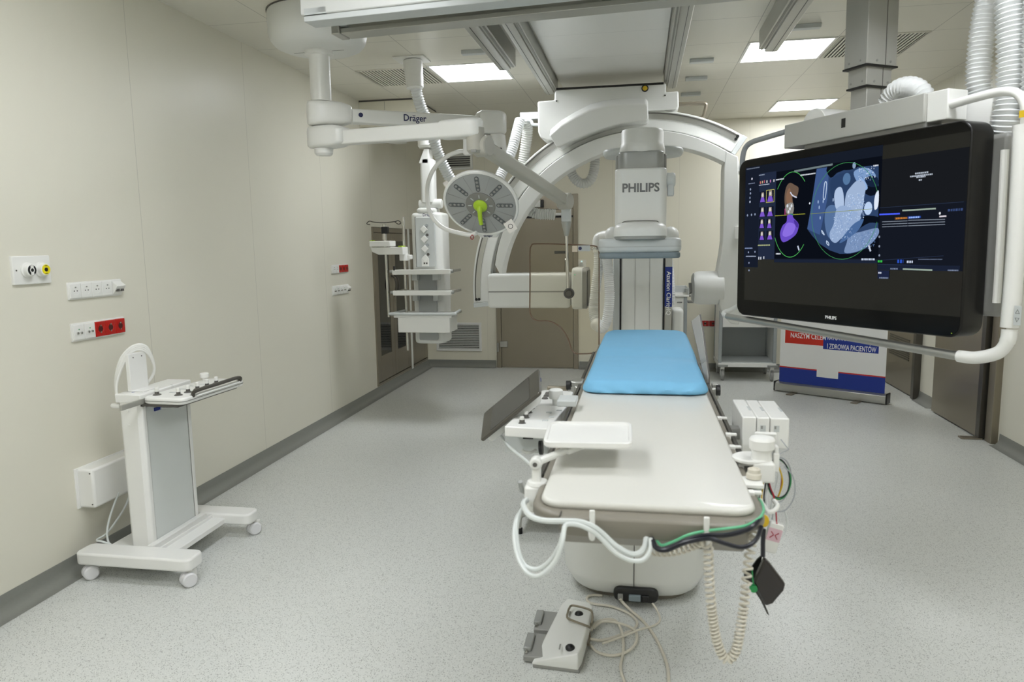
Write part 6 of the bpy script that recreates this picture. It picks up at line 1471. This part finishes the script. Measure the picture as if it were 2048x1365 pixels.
obj('side_panel', MB().box((x0-.012, y0+.02, ZB+.05), (x0+.004, y1-.02, ZT)), WHITE, tr)
obj('side_panel', MB().box((x1-.004, y0+.02, ZB+.05), (x1+.012, y1-.02, ZT)), WHITE, tr)
for z0_, z1_ in ((.60, .80), (.81, .92), (.93, 1.04)):
    d = obj('drawer', MB().box((x0+.02, y0-.012, z0_), (x1-.02, y1-.03, z1_)), WHITE, tr, .004)
    obj('drawer_grip', MB().box((x0+.17, y0-.022, z1_-.035), (x1-.17, y0-.010, z1_-.02)), EQUIPG, d, .003)
obj('top_board', MB().box((x0-.025, y0-.025, ZT), (x1+.025, y1+.02, ZT+.03)), WHITE, tr, .005)
for x, y in ((x0+.03, y0+.01), (x1-.02, y0+.01), (x0+.03, y1-.03), (x1-.02, y1-.03)):
    c = obj('caster', MB().cyl((x-.014, y, .056), (x+.014, y, .056), .056, rim=.012), EQUIPG, tr)
    obj('caster_fork', MB().box((x-.022, y-.01, .05), (x-.016, y+.03, .15)).box((x+.016, y-.01, .05), (x+.022, y+.03, .15)).box((x-.022, y-.02, .125), (x+.022, y+.035, .155)), WHITE, c, .003)
    obj('tyre', MB().lathe([(.044, -.012), (.058, -.012), (.058, .012), (.044, .012)], frame((x, y, .057), (0, 1, 0), (0, 0, 1)), 24), GREYM, c)
    obj('bumper', MB().box((x-.055, y-.045, .158), (x+.055, y-.025, .182)), BAND, c, .004)

t2 = thing('drawer_cart', (.30, 8.52, 0), 'white drawer cart with a shallow top tray behind the arm stand', 'cart')
x0, x1, y0, y1 = .06, .50, 8.30, 8.74
obj('body', MB().box((x0, y0, .12), (x1, y1, .93)), WHITE, t2, .004)
for za, zb_ in ((.20, .56), (.57, .735), (.745, .905)):
    d = obj('drawer', MB().box((x0+.015, y0-.014, za), (x1-.03, y0+.01, zb_)), WHITE, t2, .003)
    obj('drawer_pull', MB().cyl((x1-.10, y0-.024, zb_-.03), (x1-.045, y0-.024, zb_-.03), .007), GREYM, d)
obj('corner_post', MB().box((x1-.022, y0-.016, .10), (x1+.012, y0+.03, .95)), mat('cart_post_grey', '9aa1a3', .4), t2, .004)
tt = obj('top_tray', MB().box((x0-.02, y0-.03, .935), (x1+.03, y1+.01, .955)), WHITE, t2, .004)
obj('tray_rim', MB().tube([(x0-.015, y0-.02, 1.03), (x1+.025, y0-.02, 1.03), (x1+.025, y1, 1.03), (x0-.015, y1, 1.03)], .006, 6, True), EQUIPG, tt)
obj('tray_wall', MB().box((x0-.018, y1-.004, .95), (x1+.028, y1+.004, 1.03)).box((x1+.022, y0-.02, .95), (x1+.028, y1, 1.03)), EQUIPG, tt)
obj('push_handle', MB().tube(smooth_path([(x1+.02, y0+.05, .94), (x1+.10, y0+.05, .95), (x1+.10, y1-.05, .95), (x1+.02, y1-.05, .94)], 5), .012), GREYM, t2)
obj('side_tray', MB().box((x1+.02, y0+.04, .86), (x1+.10, y0+.20, .88)), GREYM, t2, .004)
for x in (x0+.05, x1-.04):
    for y in (y0+.03, y1-.04): obj('caster', MB().cyl((x-.014, y, .055), (x+.014, y, .055), .055, rim=.01).box((x-.018, y-.02, .07), (x+.018, y+.02, .125)), EQUIPG, t2)

BU, BN, B0 = [[0.8389, -0.5443, 0.0], [-0.5443, -0.8389, 0.0], [1.387, 7.737, 0.0]]
bn = thing('rollup_banner', None, 'white roll-up banner with red and blue text boxes standing below the screen', 'banner', M=frame(B0, BU, (0, 0, 1)))
BF = frame(B0, BU, (0, 0, 1))                                      # local z comes out of the front
sheet = obj('sheet', MB(BF).box((.035, .09, -.002), (1.045, 2.0, .0)), mat('banner_white', 'e8e8e6', .5), bn)
bs_ = obj('base_case', MB(BF).prism([(-.05, .012), (.05, .012), (.055, .04), (.045, .085), (.01, .10), (-.045, .10), (-.05, .06)], .0, 1.065, Matrix(((0, 0, 1, .006), (0, 1, 0, 0), (1, 0, 0, 0), (0, 0, 0, 1)))), ALU, bn, .003)
for u in (0, 1.07): obj('end_cap', MB(BF).box((u, .008, -.055), (u+.014, .108, .058)), BLACK, bs_, .006)
for a in ((0.2044,-0.0101), (0.8235,-0.0167)): obj('swivel_foot', MB(BF).box((a[0]-.03, .0, -.10), (a[0]+.03, .010, .16)), STEEL, bs_, .002)
obj('top_bar', MB(BF).box((.03, 1.99, -.012), (1.05, 2.02, .012)), ALU, bn, .003)
obj('support_pole', MB(BF).cyl((.54, .09, -.04), (.54, 1.99, -.02), .008), ALU, bn)
def patch(nm, p, q, m, y=.0006): return obj(nm, MB(BF).box((p[0], min(p[1], q[1]), -.001), (q[0], max(p[1], q[1]), y)), m, sheet)
bl = (0.0288,0.2511); 
band = (0.4442,0.2496)
patch('blue_band', (.035, .095), (1.045, (0.0288,0.2511)[1]), mat('banner_blue', '15328f', .5), .0006)
patch('red_line', (.035, (0.0288,0.2511)[1]), (1.045, (0.0288,0.2511)[1]+.012), REDP, .0007)
p, q = (0.4124,0.1903), (0.6189,0.4172)
patch('white_square', p, q, mat('banner_white_square', 'e8e8e6', .5), .0012)
p, q = (0.0825,0.5058), (0.5849,0.6602)
rb = patch('red_box', (0.0825,0.5058), ((0.5849,0.6602)[0], (0.2308,0.6400)[1]), mat('banner_red', 'c62a17', .5), .0006)
p, q = (0.4644,0.4674), (0.9743,0.4749)
bb = patch('blue_box', (p[0], q[1]), (q[0], (0.9671,0.6213)[1]), mat('banner_deep_blue', '17318f', .5), .0010)
z1_ = (0.5013,0.5055)[1]
zt_ = (0.1518,0.5833)[1]
text('lettering', 'NASZYM CELEM', .072, BF @ Matrix.Translation(((0.1365,0.5821)[0], zt_+.004, .0011)), INKW, rb, .006, fit=(0.4838,0.5786)[0]-(0.1365,0.5821)[0])
z2_ = ((0.5013,0.5055)[1]+(0.9508,0.5060)[1])/2
text('lettering', 'I ZDROWIA PACJENTÓW', .071, BF @ Matrix.Translation(((0.5013,0.5055)[0], z2_, .0014)), INKW, bb, .006, fit=(0.9508,0.5060)[0]-(0.5013,0.5055)[0])
text('lettering', 'RATOWANIE ŻYCIA', .071, BF @ Matrix.Translation(((0.5013,0.5055)[0], z2_+.088, .0014)), INKW, bb, .006, fit=(0.8423,0.5492)[0]-(0.5013,0.5055)[0])

# ---------------------------------------------------------------- camera and look
cam = bpy.data.cameras.new('camera'); co = bpy.data.objects.new('camera', cam); COL.objects.link(co)
cam.sensor_width = 36; cam.lens = 1443.5/2048*36; cam.clip_start = .05
yaw, pitch, roll = .17778, .133598, -.0153226
F = V((-math.sin(yaw)*math.cos(pitch), math.cos(yaw)*math.cos(pitch), -math.sin(pitch)))
X = V((math.cos(yaw), math.sin(yaw), 0)); Y = X.cross(F)
X, Y = math.cos(roll)*X+math.sin(roll)*Y, -math.sin(roll)*X+math.cos(roll)*Y
M = Matrix.Identity(4)
for i, a in enumerate((X, Y, -F)): M[0][i], M[1][i], M[2][i] = a
M.translation = (0, 0, 1.55)
co.matrix_world = M; SC.camera = co
cam.dof.use_dof = True; cam.dof.focus_distance = 5.2; cam.dof.aperture_fstop = 4.5
w = bpy.data.worlds.new('world'); SC.world = w; w.use_nodes = True
w.node_tree.nodes['Background'].inputs[0].default_value = (.9, .95, 1, 1); w.node_tree.nodes['Background'].inputs[1].default_value = .02
SC.view_settings.view_transform = 'Standard'; SC.view_settings.look = 'None'
SC.view_settings.exposure = 0; SC.view_settings.gamma = 1
SC.cycles.max_bounces = 8; SC.cycles.diffuse_bounces = 5; SC.cycles.glossy_bounces = 4; SC.cycles.transparent_max_bounces = 10
SC.cycles.use_denoising = True
